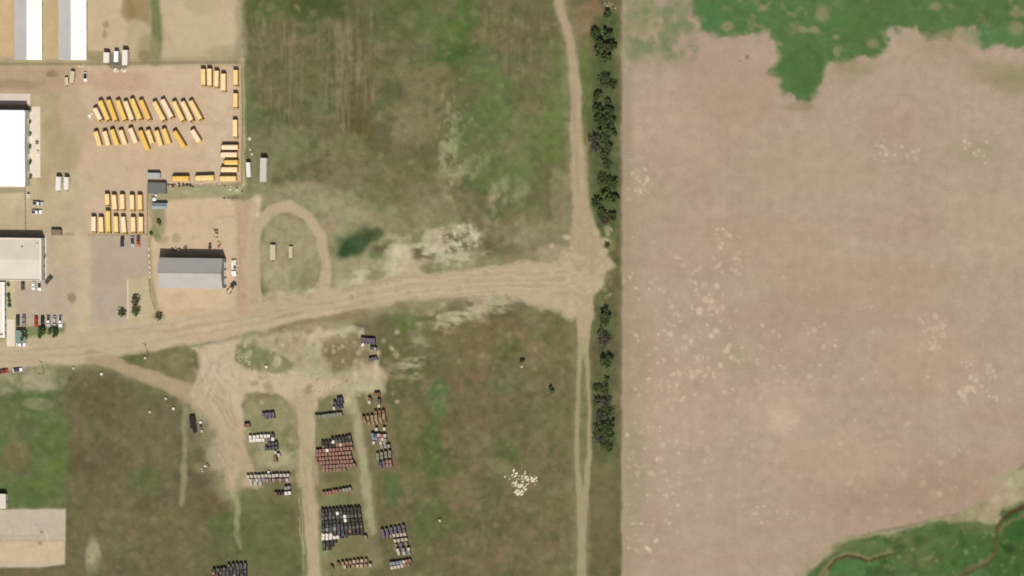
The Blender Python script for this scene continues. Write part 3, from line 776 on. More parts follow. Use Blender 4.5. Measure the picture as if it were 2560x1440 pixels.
RUST = mat('rusty_metal', seen=(130,78,58), rough=0.85, var=.25, vscale=1.5)
BROWNJ = mat('brown_scrap', rgb=(0.10,0.07,0.045), rough=0.9, var=.3, vscale=1.5)
TEAL = mat('teal_metal', seen=(128,148,138), rough=0.6)
BLUEG = mat('blue_grey_roof', seen=(150,160,168), rough=0.5)
DGREY = mat('dark_grey_roof', seen=(112,112,108), rough=0.6)
LGREY = mat('light_grey_roof', seen=(178,184,184), rough=0.5)

# ================================================================== school buses
BUSM = {}
HEADL = MB().tube((0,0,0),(.04,0,0),.12,.12,8).mesh('bus_headlight', LAMP)
def bus_meshes(L):
    """L = length of the passenger body; nose points to +x"""
    if L in BUSM: return BUSM[L]
    w, h = 1.27, 3.05
    x0, x1 = -L/2, L/2
    d = {}
    prof = [(-w, .55), (w, .55), (w, 2.45), (w-.10, 2.78), (w-.34, 2.98), (-w+.34, 2.98), (-w+.10, 2.78), (-w, 2.45)]
    b = MB(); n = len(prof)
    v = [(x0, y, z) for y, z in prof] + [(x1, y, z) for y, z in prof]
    b.add(v, [tuple(range(n)), tuple(range(2*n-1, n-1, -1))] + [((i+1) % n, i, n+i, n+(i+1) % n) for i in range(n)])
    d['body'] = b.mesh('bus_body', YEL)
    b = MB(); pr = [(-w-.01, 2.42), (w+.01, 2.42), (w-.06, 2.80), (w-.34, 3.03), (0, 3.09), (-w+.34, 3.03), (-w+.06, 2.80)]; n = len(pr)
    v = [(x0+.06, y, z) for y, z in pr] + [(x1-.05, y, z) for y, z in pr]
    b.add(v, [tuple(range(n)), tuple(range(2*n-1, n-1, -1))] + [((i+1) % n, i, n+i, n+(i+1) % n) for i in range(n)])
    d['roof'] = b.mesh('bus_roof', YEL)
    d['roof_hatch'] = MB().box(-.32, .32, -.32, .32, 3.07, 3.16, b=.04).mesh('bus_hatch', WHITE)
    b = MB().box(x1, x1+.9, -.9, .9, .6, 1.5, b=.2)
    d['hood'] = b.mesh('bus_hood', YEL)
    d['windscreen'] = MB().add([(x1+.5, -1.02, 1.56), (x1+.5, 1.02, 1.56), (x1+.01, 1.05, 2.55), (x1+.01, -1.05, 2.55), (x1, -1.02, 1.56), (x1, 1.02, 1.56)],
        [(0,1,2,3), (0,4,5,1), (0,3,4), (1,5,2)]).mesh('bus_windscreen', GLASS)
    d['side_windows'] = MB().box(x0 + .25, x1 - .2, -.012, .012, 1.72, 2.36).mesh('bus_windows', GLASS)
    d['bumper'] = MB().box(x1+.95, x1+1.12, -1.12, 1.12, .5, .78).mesh('bus_bumper', BLACK)
    d['wheel'] = MB().tube((0, -.14, 0), (0, .14, 0), .48, .48, 12).mesh('bus_wheel', BLACK)
    d['rail'] = MB().box(x0, x1, -.015, .015, 1.28, 1.36).mesh('bus_rail', BLACK)
    BUSM[L] = d
    return d

def bus(x1, y1, x2, y2, front, roof, label):
    """roof seen from (x1,y1) to (x2,y2); front says which end carries the nose"""
    c, a, L = axis(x1, y1, x2, y2, 3.0)
    if front == 1: a += math.pi
    L = max(5.0, round(L * 2) / 2)
    t = thing('school_bus', label, 'bus', (c.x, c.y, -0.12), a, 'school buses parked in the dirt yard')
    m = bus_meshes(L)
    put('body', m['body'], t); put('roof', m['roof'], t, material=ROOFS[roof])
    hd = put('hood', m['hood'], t)
    for s in (-1, 1): put('headlight', HEADL, hd, (L/2 + .9, s * .62, 1.0))
    put('windscreen', m['windscreen'], t); put('bumper', m['bumper'], t)
    for s in (-1, 1):
        put('side_windows', m['side_windows'], t, (0, s * 1.27, 0)); put('rub_rail', m['rail'], t, (0, s * 1.27, 0))
    put('roof_hatch', m['roof_hatch'], t, (L * .22, 0, 0), material=ROOFS[roof]); put('roof_hatch', m['roof_hatch'], t, (-L * .22, 0, 0), material=ROOFS[roof])
    for wx in (L/2 + .35, -L/2 + 1.9):
        for s in (-1, 1):
            put('wheel', m['wheel'], t, (wx, s * 1.06, .48))
    return t

BUSES = [('north', 'of four by north fence', [(506,172,507,212,2,'p'),(522,172,522.5,213,2,'c'),(540,177,539,216,2,'c'),(557,184,557,226,2,'c')]),
    ('upper', 'in upper slanted row', [(236,271,250,299,2,'w'),(249,252,269,300,2,'y'),(269,251,287.5,300.5,2,'o'),(292.5,251,310.5,300,2,'y'),(312,254,329,299,2,'c'),(328,247.5,349,297.5,2,'y'),
        (350.5,251,371,298,2,'o'),(384,255,408,300.5,2,'p'),(404.5,249,428,293,2,'w'),(433,254,455.5,301,2,'p'),(454.5,254,477.5,301,2,'c'),(475,252.5,500,298,2,'p')]),
    ('lower', 'in second slanted row', [(237.5,329,248,365,1,'p'),(260,329,269.5,364,1,'c'),(278,324,292.5,364,1,'y'),(300,326,312,361,1,'c'),(324,320.5,339,357.5,1,'w'),(349,327,368,375,1,'o'),
        (368,326,379.5,358,1,'p'),(389.5,327.5,401,364,1,'p'),(408,323,421,359,1,'y'),(435,329,459,368,1,'o')]),
    ('five', 'in the row of five', [(266,485,267,512,2,'p'),(283,487,286,524,2,'c'),(303.5,486,304.5,523,2,'c'),(328,487,329,524,2,'c'),(347.5,487,349,524,2,'p')]),
    ('seven', 'in southmost row of seven', [(232.5,541,232.5,579,2,'w'),(250.5,542,252,580,2,'c'),(268,527.5,269,579,2,'y'),(287.5,541,289,580,2,'p'),(306,542,309,581,2,'w'),(331,542,332,580,2,'c'),(350.5,542,350.5,579,2,'c')])]
for _, where, rows in BUSES:
    for i, (x1, y1, x2, y2, f, r) in enumerate(rows):
        bus(x1, y1, x2, y2, f, r, f'school bus with {ROOFWORD[r]} roof, {ORD[i]} from left {where}')
for i, r in enumerate([(587.5,175,587.5,212,2,'p'),(587,233,587,268,2,'p'),(586,300,586.5,341,2,'c')]):
    bus(*r[:5], r[5], f'yellow school bus along east fence, {ORD[i]} from top in line of three')
for i, r in enumerate([(554,368,594,368,1,'w'),(552,386.5,591,386.5,1,'w'),(560.5,406,594,406,1,'y'),(552.5,423.5,592.5,423.5,1,'c'),(549.5,446,589,446,1,'p')]):
    bus(*r[:5], r[5], f'yellow school bus parked crosswise at east fence, {ORD[i]} from top of five')
bus(431,446,470.5,446,1,'o','yellow school bus parked crosswise right beside the grey roofed containers')
bus(489,445,532.5,443.5,1,'p','yellow school bus parked crosswise alone, middle of the south fence line')
bus(479,325,497.5,355,1,'w','short whitish roofed school bus parked alone, slanted, right end of second row')

# ================================================================== other vehicles
RIM = MB().tube((0,-.02,0),(0,.02,0),.2,.2,10).mesh('wheel_rim', CHROME)
def wheels(t, me, xs, y, r):
    for x in xs:
        for s in (-1, 1):
            o = put('wheel', me, t, (x, s * y, r))
            put('rim', RIM, o, (0, s * .12, 0))
WH = MB().tube((0,-.11,0),(0,.11,0),.34,.34,12).mesh('car_wheel', BLACK)
WHB = MB().tube((0,-.14,0),(0,.14,0),.5,.5,12).mesh('truck_wheel', BLACK)

def car(x1, y1, x2, y2, front, paint, label, kind='car', roofcol=None, L=None):
    c, a, l = axis(x1, y1, x2, y2, 1.2)
    if front == 1: a += math.pi
    L = L or max(4.2, min(5.9, l))
    t = thing('pickup_truck' if kind == 'pickup' else 'parked_car', label, 'pickup' if kind == 'pickup' else 'car', (c.x, c.y, -0.12), a, 'cars and pickups parked in the lots')
    h, w = L / 2, .93
    if kind == 'pickup':
        b = MB()
        b.prism([(-h,.45),(h,.45),(h,.95),(h-.15,1.08),(h-1.35,1.16),(.35*h-.9,1.16),(-.2*h,1.12),(-h,1.12)], -w, w)
        b.obj('body', paint, t)
        MB().add([(-.22*h,-.85,1.12),(.48*h,-.85,1.12),(.48*h,.85,1.12),(-.22*h,.85,1.12),(-.16*h,-.7,1.78),(.26*h,-.7,1.78),(.26*h,.7,1.78),(-.16*h,.7,1.78)],
            [(0,3,2,1),(0,1,5,4),(1,2,6,5),(2,3,7,6),(3,0,4,7)]).obj('cabin_glass', GLASS, t)
        MB().box(-.17*h,.27*h,-.72,.72,1.76,1.82,b=.03).obj('cab_roof', roofcol or paint, t)
        MB().box(-h+.08,-.24*h,-.78,.78,1.123,1.135).obj('truck_bed', DARKM, t)
        for s in (-1, 1): MB().box(-h+.05,-.24*h,s*.85-.07,s*.85+.07,1.12,1.22).obj('bed_side', paint, t)
    else:
        b = MB()
        b.prism([(-h,.4),(h,.4),(h,.8),(h-.2,.95),(.35*h,1.06),(-.62*h,1.08),(-h+.1,1.02)], -w+.03, w-.03)
        b.obj('body', paint, t)
        MB().add([(-.78*h,-.84,1.06),(.42*h,-.84,1.06),(.42*h,.84,1.06),(-.78*h,.84,1.06),(-.55*h,-.68,1.5),(.14*h,-.68,1.5),(.14*h,.68,1.5),(-.55*h,.68,1.5)],
            [(0,3,2,1),(0,1,5,4),(1,2,6,5),(2,3,7,6),(3,0,4,7)]).obj('cabin_glass', GLASS, t)
        MB().box(-.57*h,.16*h,-.70,.70,1.485,1.55,b=.04).obj('roof', roofcol or paint, t)
    for s in (-1, 1):
        MB().box(h-.04,h+.02,s*.66-.17,s*.66+.17,.62,.78).obj('headlight', LAMP, t)
        MB().box(-h-.02,-h+.04,s*.68-.14,s*.68+.14,.7,.88).obj('tail_light', TAIL, t)
    wheels(t, WH, (h*.64, -h*.6), w-.08, .34)
    return t
P_DARK = mat('charcoal_car_paint', rgb=(.045,.04,.038), rough=.3); P_BLACK = mat('black_car_paint', rgb=(.02,.02,.022), rough=.3)
P_SILV = mat('silver_car_paint', rgb=(.5,.49,.5), rough=.35, metal=.3); P_WHITE = mat('white_car_paint', rgb=(.78,.77,.76), rough=.35, var=.03)
P_RED = mat('red_car_paint', seen=(176,66,52), rough=.35); P_PINK = mat('faded_red_paint', seen=(196,116,104), rough=.5); P_BROWN = mat('brown_car_paint', rgb=(.09,.07,.055), rough=.35)
P_GREY = mat('grey_car_paint', rgb=(.2,.19,.19), rough=.35); P_NAVY = mat('navy_car_paint', rgb=(.06,.06,.09), rough=.35)

RW = 'in the parking row beside the road'
car(43.5,788,43.5,815,2,P_DARK,f'dark charcoal car, leftmost {RW}')
car(59,788,59,815,2,P_GREY,f'dark grey car, second from left {RW}')
car(89.5,790,89.5,817,2,P_RED,f'red brown car, the only red one {RW}')
car(105.5,790,105.5,818,2,P_BLACK,f'black car next to the red one {RW}')
car(120.5,790,120.5,817,2,P_SILV,f'silver pickup, third from right {RW}','pickup',P_WHITE)
car(135.5,790,135.5,818,2,P_SILV,f'silver car with dark windows, second from right {RW}')
car(150.5,790,150.5,818,2,P_WHITE,f'white pickup, rightmost {RW}','pickup')
car(79,507,110,510,2,P_SILV,'silver pickup parked crosswise south of the white warehouse, upper of two','pickup',P_WHITE)
car(78,530,104,530,2,P_WHITE,'white pickup parked crosswise south of the white warehouse, lower of two','pickup')
car(305,592,304,617,2,P_DARK,'dark car parked alone below the southmost bus row')
car(330,592,331,617,2,P_SILV,'small silver and dark car squeezed beside the faded red pickup','car',P_DARK)
car(345,591,345,617,2,P_PINK,'faded red pickup below the southmost bus row','pickup',P_RED)
car(56,707,56,723,2,P_BROWN,'dark brown car at the foot of the office wall')
car(83,706,83,723,2,P_WHITE,'small white car at the foot of the office wall, middle of three','car',P_WHITE,4.0)
car(98,704,98,726,2,P_WHITE,'white car with dark roof at the office corner','car',P_DARK)
car(128,691,113,709,2,P_BROWN,'dark brown car parked askew off the office corner')
car(-3,931,19,927,2,P_RED,'red pickup at the left picture edge beside the road','pickup')
car(31,927,55,924,2,P_WHITE,'dark topped white car on the road verge beside the red pickup','car',P_NAVY)
car(212,182,213,202,2,P_WHITE,'white car with black roof near the north fence','car',P_BLACK,4.6)
car(40,862,63,862,2,P_WHITE,'white car below the teal canopy at the roadside','car')

def trailer(x1, y1, x2, y2, w, h, side, roof, label, name='box_trailer', cat='trailer', front=2, tongue=True, group='white trailers and box trucks in the yards', ribs=False):
    c, a, L = axis(x1, y1, x2, y2, h)
    if front == 1: a += math.pi
    t = thing(name, label, cat, (c.x, c.y, -0.12), a, group)
    hw = w / 2
    MB().box(-L/2, L/2, -hw, hw, .85, h-.06).obj('body', side, t)
    b = MB().box(-L/2-.02, L/2+.02, -hw-.02, hw+.02, h-.055, h+.02, b=.04)
    b.obj('roof', roof, t)
    MB().box(-L/2+.3, L/2-.2, -hw+.35, hw-.35, .55, .85).obj('chassis', DARKM, t)
    for s in (-1, 1): MB().box(-L/2-.03, -L/2-.005, s*hw*.5-hw*.45, s*hw*.5+hw*.45, 1.0, h-.2).obj('rear_door', side, t)
    wheels(t, WHB, (-L*.28, -L*.28+1.1) if L > 5 else (-L*.1,), hw-.16, .5)
    if tongue:
        MB().tube((L/2-.1,-hw*.6,.7),(L/2+1.3,0,.65),.06,.06,6).tube((L/2-.1,hw*.6,.7),(L/2+1.3,0,.65),.06,.06,6).obj('tow_bar', DARKM, t)
    return t
W2 = mat('white_trailer_roof', seen=(240,232,220), rough=.5, var=.05); W3 = mat('dirty_white_trailer', seen=(222,210,194), rough=.6, var=.08)
GT = mat('grey_trailer_roof', seen=(206,200,190), rough=.55, var=.05)
TANT = mat('tan_trailer', seen=(204,190,156), rough=.7, var=.1)
trailer(265.5,131,265,157,3.0,3.3,W3,W2,'dirty white box trailer, left of the three by the north fence')
trailer(303.5+8.5,125,311,163,2.8,3.6,W3,W2,'long dirty white box trailer, right of the three by the north fence')
trailer(290,128,289,155,2.1,3.0,WHITE,ROOFMETAL,'narrow bright white box trailer, middle of the three by the north fence')
trailer(145.5,442,144.5,476,2.6,3.4,WHITE,W2,'white box truck trailer, left of the pair in the open yard')
trailer(165,443,164.5,474,2.3,3.4,WHITE,W2,'white box truck trailer, right of the pair in the open yard')
trailer(658,395,657,455,3.3,3.9,W3,GT,'long pale grey semi trailer standing in the grass east of the buses')
trailer(619,406,621.5,443,2.1,2.8,WHITE,W2,'white camper trailer in the grass between buses and grey trailer')
trailer(681.5,612,681.5,650,2.7,1.9,TANT,TANT,'larger tan trailer on the grass inside the turning loop')
trailer(726.5,616,726,645,1.9,1.5,TANT,TANT,'smaller tan trailer on the grass inside the turning loop')
trailer(165,193,167,212,1.7,1.5,CREAM,CREAM,'small cream trailer near the northwest fence')
trailer(181,178,178,207,2.0,2.4,TANT,CREAM,'taller cream trailer beside the small one near the northwest fence')
trailer(479,1041,483,1071,2.9,2.2,P_BLACK,mat('black_trailer_roof', rgb=(.016,.012,.01), rough=.8),'black box trailer on the grass west of the toilet rows')
trailer(485,1071,487,1082,1.9,1.6,P_BLACK,mat('black_trailer_roof'),'short black trailer close behind the long black one', tongue=False)

def flatbed(x1, y1, x2, y2, w, label, col, cabcol):
    c, a, L = axis(x1, y1, x2, y2, 1.4)
    t = thing('work_truck', label, 'truck', (c.x, c.y, -0.12), a, None)
    MB().box(-L/2, L*.16, -w/2, w/2, .9, 1.12).obj('flat_bed', col, t)
    MB().box(-L/2+.2, L/2-.3, -.4, .4, .6, .9).obj('chassis', DARKM, t)
    MB().box(L*.18, L*.38, -w/2+.05, w/2-.05, .7, 2.3, b=.12).obj('cab', cabcol, t)
    MB().box(L*.385, L*.5, -w/2+.1, w/2-.1, .7, 1.45, b=.1).obj('hood', cabcol, t)
    MB().box(L*.372, L*.384, -w/2+.15, w/2-.15, 1.5, 2.15).obj('windscreen', GLASS, t)
    MB().box(-L/2+.2, L*.1, -w/2+.05, -w/2+.75, 1.125, 1.75, b=.1).obj('tool_box', cabcol, t)
    MB().box(-L*.1, L*.05, .1, w/2-.2, 1.125, 1.9).obj('crane_base', DARKM, t)
    wheels(t, WHB, (L*.34, -L*.26), w/2-.15, .5)
flatbed(584,650,585,690,2.5,'white work truck with utility bed parked at the east end of the grey shed',W3,WHITE)
def lowboy(x1, y1, x2, y2):
    c, a, L = axis(x1, y1, x2, y2, 1.0)
    t = thing('farm_machine', 'dark brown machine on wheels parked slanted at the shed corner', 'machine', (c.x, c.y, -0.12), a)
    MB().box(-L/2, L*.1, -1.0, 1.0, .6, .8).obj('frame', BROWNJ, t)
    MB().box(-L/2+.2, -L*.05, -.75, .75, .8, 1.0).obj('deck', TANT, t)
    MB().box(L*.1, L*.4, -.7, .7, .6, 1.5, b=.15).obj('engine_cover', DARKM, t)
    MB().box(L*.0, L*.14, -.75, .75, .8, 2.3, b=.1).obj('cab', BROWNJ, t)
    wheels(t, WHB, (L*.3, -L*.33), 1.05, .5)
lowboy(569,733,589,704)

# ================================================================== buildings
def gable_ns(px0, px1, pridge, py0, py1, eave, ridge, name, label, cat, wallm, roofm, seams=0, door=False):
    """long gable roof with a north-south ridge; px/py are where eaves and ridge are seen"""
    yN, yS = P(0, py0, eave).y, P(0, py1, eave).y
    xw, xe = P(px0, py1, eave).x, P(px1, py1, eave).x
    xr = (xw + xe) / 2
    cx, cy = (xw + xe) / 2, (yN + yS) / 2
    t = thing(name, label, cat, (cx, cy, -0.12))
    hw, hl = (xe - xw) / 2, (yN - yS) / 2
    MB().prism([(-hw+.4, 0), (hw-.4, 0), (hw-.4, eave-.12), (0, ridge-.15), (-hw+.4, eave-.12)], -hl+.3, hl-.3).obj('wall', wallm, t)
    for s, nm in ((-1, 'roof_slope'), (1, 'roof_slope')):
        b = MB()
        xs = (s*hw, 0.0)
        v = [(s*hw, -hl, eave), (0, -hl, ridge), (0, hl, ridge), (s*hw, hl, eave), (s*hw, -hl, eave-.1), (0, -hl, ridge-.1), (0, hl, ridge-.1), (s*hw, hl, eave-.1)]
        f = [(0,1,2,3),(7,6,5,4),(0,4,5,1),(1,5,6,2),(2,6,7,3),(3,7,4,0)]
        if s > 0: f = [tuple(reversed(q)) for q in f]
        b.add(v, f)
        n = seams
        for k in range(n):
            y = -hl + (k + .5) * 2 * hl / n
            v = [(s*hw, y-.03, eave+.002), (0, y-.03, ridge+.002), (0, y+.03, ridge+.002), (s*hw, y+.03, eave+.002), (s*hw, y, eave+.03), (0, y, ridge+.03)]
            f = [(0,1,5,4),(2,3,4,5)]
            b.add(v, f if s < 0 else [tuple(reversed(q)) for q in f])
        b.obj(nm, roofm, t)
    MB().box(-.18, .18, -hl, hl, ridge-.02, ridge+.08).obj('ridge_cap', roofm, t)
    n = max(3, int(2 * hl / 9))
    for k in range(n):
        y = -hl + (k + .5) * 2 * hl / n
        MB().box(hw-.5, hw-.25, y-1.1, y+1.1, .7, 2.2).obj('side_fan', WALLG, t)
    MB().box(-1.6, 1.6, -hl+.2, -hl+.31, 0, eave-.2).obj('end_door', WALLG, t)
    return t
gable_ns(36, 105, 65, -70, 149, 2.6, 5.0, 'livestock_barn', 'long white metal barn in the top left corner, left of two', 'barn', WALLW, GALV, 26)
gable_ns(146, 216, 177, -70, 149, 2.6, 5.0, 'livestock_barn', 'long white metal barn near the top left corner, right of two', 'barn', WALLW, GALV, 26)

def gable_ew(pA, pB, eave, ridge, name, label, cat, wallm, roofN, roofS, seams, over=.3, doors=3):
    """gable with an east-west ridge; pA / pB = upper-left and lower-right eave corners as seen"""
    a, b = P(*pA, eave), P(*pB, eave)
    cx, cy = (a.x + b.x) / 2, (a.y + b.y) / 2
    hx, hy = abs(b.x - a.x) / 2, abs(a.y - b.y) / 2
    t = thing(name, label, cat, (cx, cy, -0.12))
    bm = MB()
    v = []
    for x in (-hx+over, hx-over):
        v += [(x, -hy+over, 0), (x, hy-over, 0), (x, hy-over, eave-.12), (x, 0, ridge-.15), (x, -hy+over, eave-.12)]
    bm.add(v, [(4,3,2,1,0), (5,6,7,8,9), (0,1,6,5), (1,2,7,6), (2,3,8,7), (3,4,9,8), (4,0,5,9)])
    bm.obj('wall', wallm, t)
    for s, rm in ((1, roofN), (-1, roofS)):
        q = MB()
        v = [(-hx, s*hy, eave), (hx, s*hy, eave), (hx, 0, ridge), (-hx, 0, ridge), (-hx, s*hy, eave-.1), (hx, s*hy, eave-.1), (hx, 0, ridge-.1), (-hx, 0, ridge-.1)]
        f = [(0,1,2,3),(7,6,5,4),(0,4,5,1),(1,5,6,2),(2,6,7,3),(3,7,4,0)]
        if s > 0: f = [tuple(reversed(k)) for k in f]
        q.add(v, f)
        for k in range(seams):
            x = -hx + (k + .5) * 2 * hx / seams
            v = [(x-.03, s*hy, eave+.002), (x-.03, 0, ridge+.002), (x+.03, 0, ridge+.002), (x+.03, s*hy, eave+.002), (x, s*hy, eave+.03), (x, 0, ridge+.03)]
            f = [(0,1,5,4),(2,3,4,5)]
            q.add(v, f if s > 0 else [tuple(reversed(k2)) for k2 in f])
        q.obj('roof_slope', rm, t)
    MB().box(-hx, hx, -.2, .2, ridge-.03, ridge+.07).obj('ridge_cap', roofS, t)
    for k in range(doors):
        y = (-.5 + (k + .5) / doors) * 2 * (hy - 1.5)
        MB().box(hx-over, hx-over+.05, y-1.5, y+1.5, 0, min(3.6, eave-.6)).obj('overhead_door', WHITE, t)
    return t, (cx, cy, hx, hy)

wh, (wcx, wcy, whx, why) = gable_ew((-260, 273), (63, 467), 7.6, 8.3, 'warehouse', 'big bright white flat roofed warehouse at the left edge', 'warehouse', WALLW, ROOFMETAL, ROOFMETAL, 30, .15, 4)
MB().box(whx-.4, whx+.05, -why-.05, why+.05, 7.45, 7.62).obj('gutter', WALLG, wh)
gable_ew((397, 644), (556, 722), 7.0, 9.4, 'metal_shed', 'grey metal gable roofed shed in the dirt yard by the road', 'shed', WALLG, GREYROOF, GREYROOF, 18, .25, 3)

# office with a low membrane roof, parapet and rooftop vents
def office():
    a, b = P(-200, 592, 6.2), P(103, 702, 6.2)
    cx, cy, hx, hy = (a.x+b.x)/2, (a.y+b.y)/2, (b.x-a.x)/2, (a.y-b.y)/2
    t = thing('office_building', 'cream flat roofed office building with pale parapet at the left edge', 'building', (cx, cy, -.12))
    MB().box(-hx, hx, -hy, hy, 0, 5.8).obj('wall', WALLW, t)
    MB().add([(-hx+.5,-hy+.4,5.81),(hx-.9,-hy+.4,5.81),(hx-.9,0,6.15),(-hx+.5,0,6.15)], [(0,1,2,3)]).obj('roof_slope', MEMB, t)
    MB().add([(-hx+.5,hy-.4,5.81),(hx-.9,hy-.4,5.81),(hx-.9,.02,6.15),(-hx+.5,.02,6.15)], [(3,2,1,0)]).obj('roof_slope', mat('cream_roof_membrane_darker', seen=(214,207,190), rough=.85, var=.06, vscale=.12), t)  # north slope in a slightly darker cream
    MB().box(hx-.9, hx+.05, -hy-.05, hy+.05, 5.8, 6.28).obj('parapet', TRIM, t)
    MB().box(-hx, hx-.902, hy-.4, hy+.05, 5.8, 6.28).obj('parapet', TRIM, t)
    MB().box(-hx, hx-.902, -hy-.05, -hy+.4, 5.8, 6.2).obj('parapet', MEMB, t)
    v = P(55, 617, 6.4)
    MB().tube((v.x-cx, v.y-cy, 5.9), (v.x-cx, v.y-cy, 6.55), .22, .22, 8).tube((v.x-cx, v.y-cy, 6.55), (v.x-cx, v.y-cy, 6.7), .38, .3, 8).obj('roof_vent', DARKM, t)
    v = P(93, 612, 6.4)
    MB().box(v.x-cx-.5, v.x-cx+.5, v.y-cy-.7, v.y-cy+.7, 5.9, 6.5, b=.05).obj('roof_unit', MEMB, t)
    for k in range(6):
        x = hx - 1.6 - k * 2.6
        MB().box(x-.7, x+.7, -hy-.04, -hy-.005, 1.0, 2.3).obj('window', GLASS, t)
    for k in range(4):
        y = -hy + 3 + k * 4.4
        MB().box(hx+.005, hx+.04, y-.7, y+.7, 1.0, 2.3).obj('window', GLASS, t)
    a, b = P(-120, 702, 3.6), P(11, 842, 3.6)
    cx, cy, hx, hy = (a.x+b.x)/2, (a.y+b.y)/2, (b.x-a.x)/2, (a.y-b.y)/2
    t = thing('office_wing', 'long narrow white roofed wing running south from the office', 'building', (cx, cy-.3, -.12))
    MB().box(-hx+.2, hx-.2, -hy, hy, 0, 3.3).obj('wall', WALLW, t)
    MB().box(-hx, hx, -hy-.2, hy, 3.31, 3.45).obj('roof', TRIM, t)
    MB().box(hx-.9, hx+.05, -hy-.25, hy, 3.46, 3.62).obj('roof_edge', ROOFMETAL, t)
    for k in range(7):
        y = -hy + 2 + k * (2 * hy - 4) / 6
        MB().box(hx-.195, hx-.16, y-.6, y+.6, .9, 2.2).obj('window', GLASS, t)
    v = P(4, 836, 3.6)
    MB().box(v.x-cx-.7, v.x-cx+.5, v.y-cy-.1, v.y-cy+.5, 3.46, 3.9).obj('roof_unit', DARKM, t)
    a, b = P(-120, 1232, 4.0), P(14, 1272, 4.0)
    cx, cy, hx, hy = (a.x+b.x)/2, (a.y+b.y)/2, (b.x-a.x)/2, (a.y-b.y)/2
    t = thing('workshop_building', 'corner of a cream roofed building above the gravel pad', 'building', (cx, cy, -.12))
    MB().box(-hx+.2, hx-.2, -hy+.2, hy-.2, 0, 3.8).obj('wall', WALLW, t)
    MB().box(-hx, hx, -hy, hy, 3.81, 4.0, b=.05).obj('roof', MEMB, t)
    MB().box(hx-.195, hx-.16, -1, .2, 0, 2.2).obj('door', WALLG, t)
office()

# two containers, hut and clutter in the middle of the yard
def container(x0, y0, x1, y1, h, m, label, name='storage_container'):
    a, b = P(x0, y0, h), P(x1, y1, h)
    cx, cy, hx, hy = (a.x+b.x)/2, (a.y+b.y)/2, (b.x-a.x)/2, (a.y-b.y)/2
    t = thing(name, label, 'container', (cx, cy, -.12))
    b = MB().box(-hx, hx, -hy, hy, .1, h-.06)
    b.obj('body', m, t)
    q = MB().box(-hx-.02, hx+.02, -hy-.02, hy+.02, h-.055, h)
    n = int(2*hx/.5)
    for k in range(n):
        x = -hx + (k+.5)*2*hx/n
        q.box(x-.08, x+.08, -hy+.1, hy-.1, h+.001, h+.04)
    q.obj('roof', m, t)
    for s in (-1, 1): MB().box(hx+.021, hx+.06, s*hy*.5-hy*.46, s*hy*.5+hy*.46, .2, h-.15).obj('door', m, t)
container(368, 432, 399, 446, 2.6, LGREY, 'light grey roofed storage container beside the crosswise buses')
container(368, 456, 414, 484, 2.4, DGREY, 'dark grey roofed storage shed south of the light grey container', 'storage_shed')
gable_ew((380, 507), (417, 523), 2.4, 3.2, 'small_hut', 'small blue grey roofed hut among weeds beside the bus rows', 'hut', WALLG, BLUEG, BLUEG, 6, .15, 1)
container(127, 574, 152, 588, 2.3, mat('brown_grey_roof', seen=(134,118,98), rough=.8), 'brown grey roofed shelter beside the office lot fence', 'shelter')
def canopy():
    a, b = P(38, 826, 3.0), P(63, 858, 3.0)
    cx, cy, hx, hy = (a.x+b.x)/2, (a.y+b.y)/2, (b.x-a.x)/2, (a.y-b.y)/2
    t = thing('roadside_canopy', 'teal metal canopy on posts at the roadside below the parking row', 'canopy', (cx, cy, -.12))
    MB().box(-hx, hx, -hy, hy, 2.7, 2.95, b=.06).obj('roof', TEAL, t)
    for sx in (-1, 1):
        for sy in (-1, 1):
            MB().tube((sx*(hx-.3), sy*(hy-.3), 0), (sx*(hx-.3), sy*(hy-.3), 2.7), .08, .08, 8).obj('post', CHROME, t)
canopy()

def slab(name, x0, y0, x1, y1, m, h=.12):
    a, b = P(x0, y0), P(x1, y1)
    o = put(name, MB().box(a.x, b.x, b.y, a.y, -.3, -.12 + h, b=.03).mesh(name, m))
    o['kind'] = 'structure'
slab('concrete_apron', 70.5, 266, 101, 444, CONC)
slab('concrete_path', -60, 233, 76, 262, CONCP)
slab('concrete_walk', 106, 592, 116, 702, CONC)
slab('concrete_walk', 17, 798, 37, 866, CONC)
slab('concrete_kerb', 318, 698, 321, 798, CONCP, .15)

def ac_box(px, py, w, d, h, m, name, label, cat, group=None):
    c = P(px, py, h)
    t = thing(name, label, cat, (c.x, c.y, 0.0))
    if group: t['group'] = group
    MB().box(-w/2, w/2, -d/2, d/2, .06, h, b=.05).obj('casing', m, t)
    MB().tube((0,0,h), (0,0,h+.05), min(w,d)*.36, min(w,d)*.36, 10).obj('fan_grille', WALLG, t)
    MB().box(-w/2-.06, w/2+.06, -d/2-.06, d/2+.06, 0, .055).obj('base', CONC, t)
for i, (x, y, m) in enumerate([(76,338,WHITE),(94,383,WHITE)]):
    ac_box(x, y, 1.1, 1.9, 1.1, m, 'condenser_unit', ('white cooling unit nearest the white warehouse wall', 'white cooling unit at the outer edge of the concrete apron')[i], 'cooling unit')
ac_box(70, 489, 1.3, 1.5, 1.7, WHITE, 'utility_cabinet', 'small white cabinet just below the white warehouse corner', 'cabinet')
ac_box(91.5, 357, 1.4, 1.4, 1.0, DARKM, 'utility_cabinet', 'dark cabinet on the concrete apron beside the warehouse', 'cabinet')
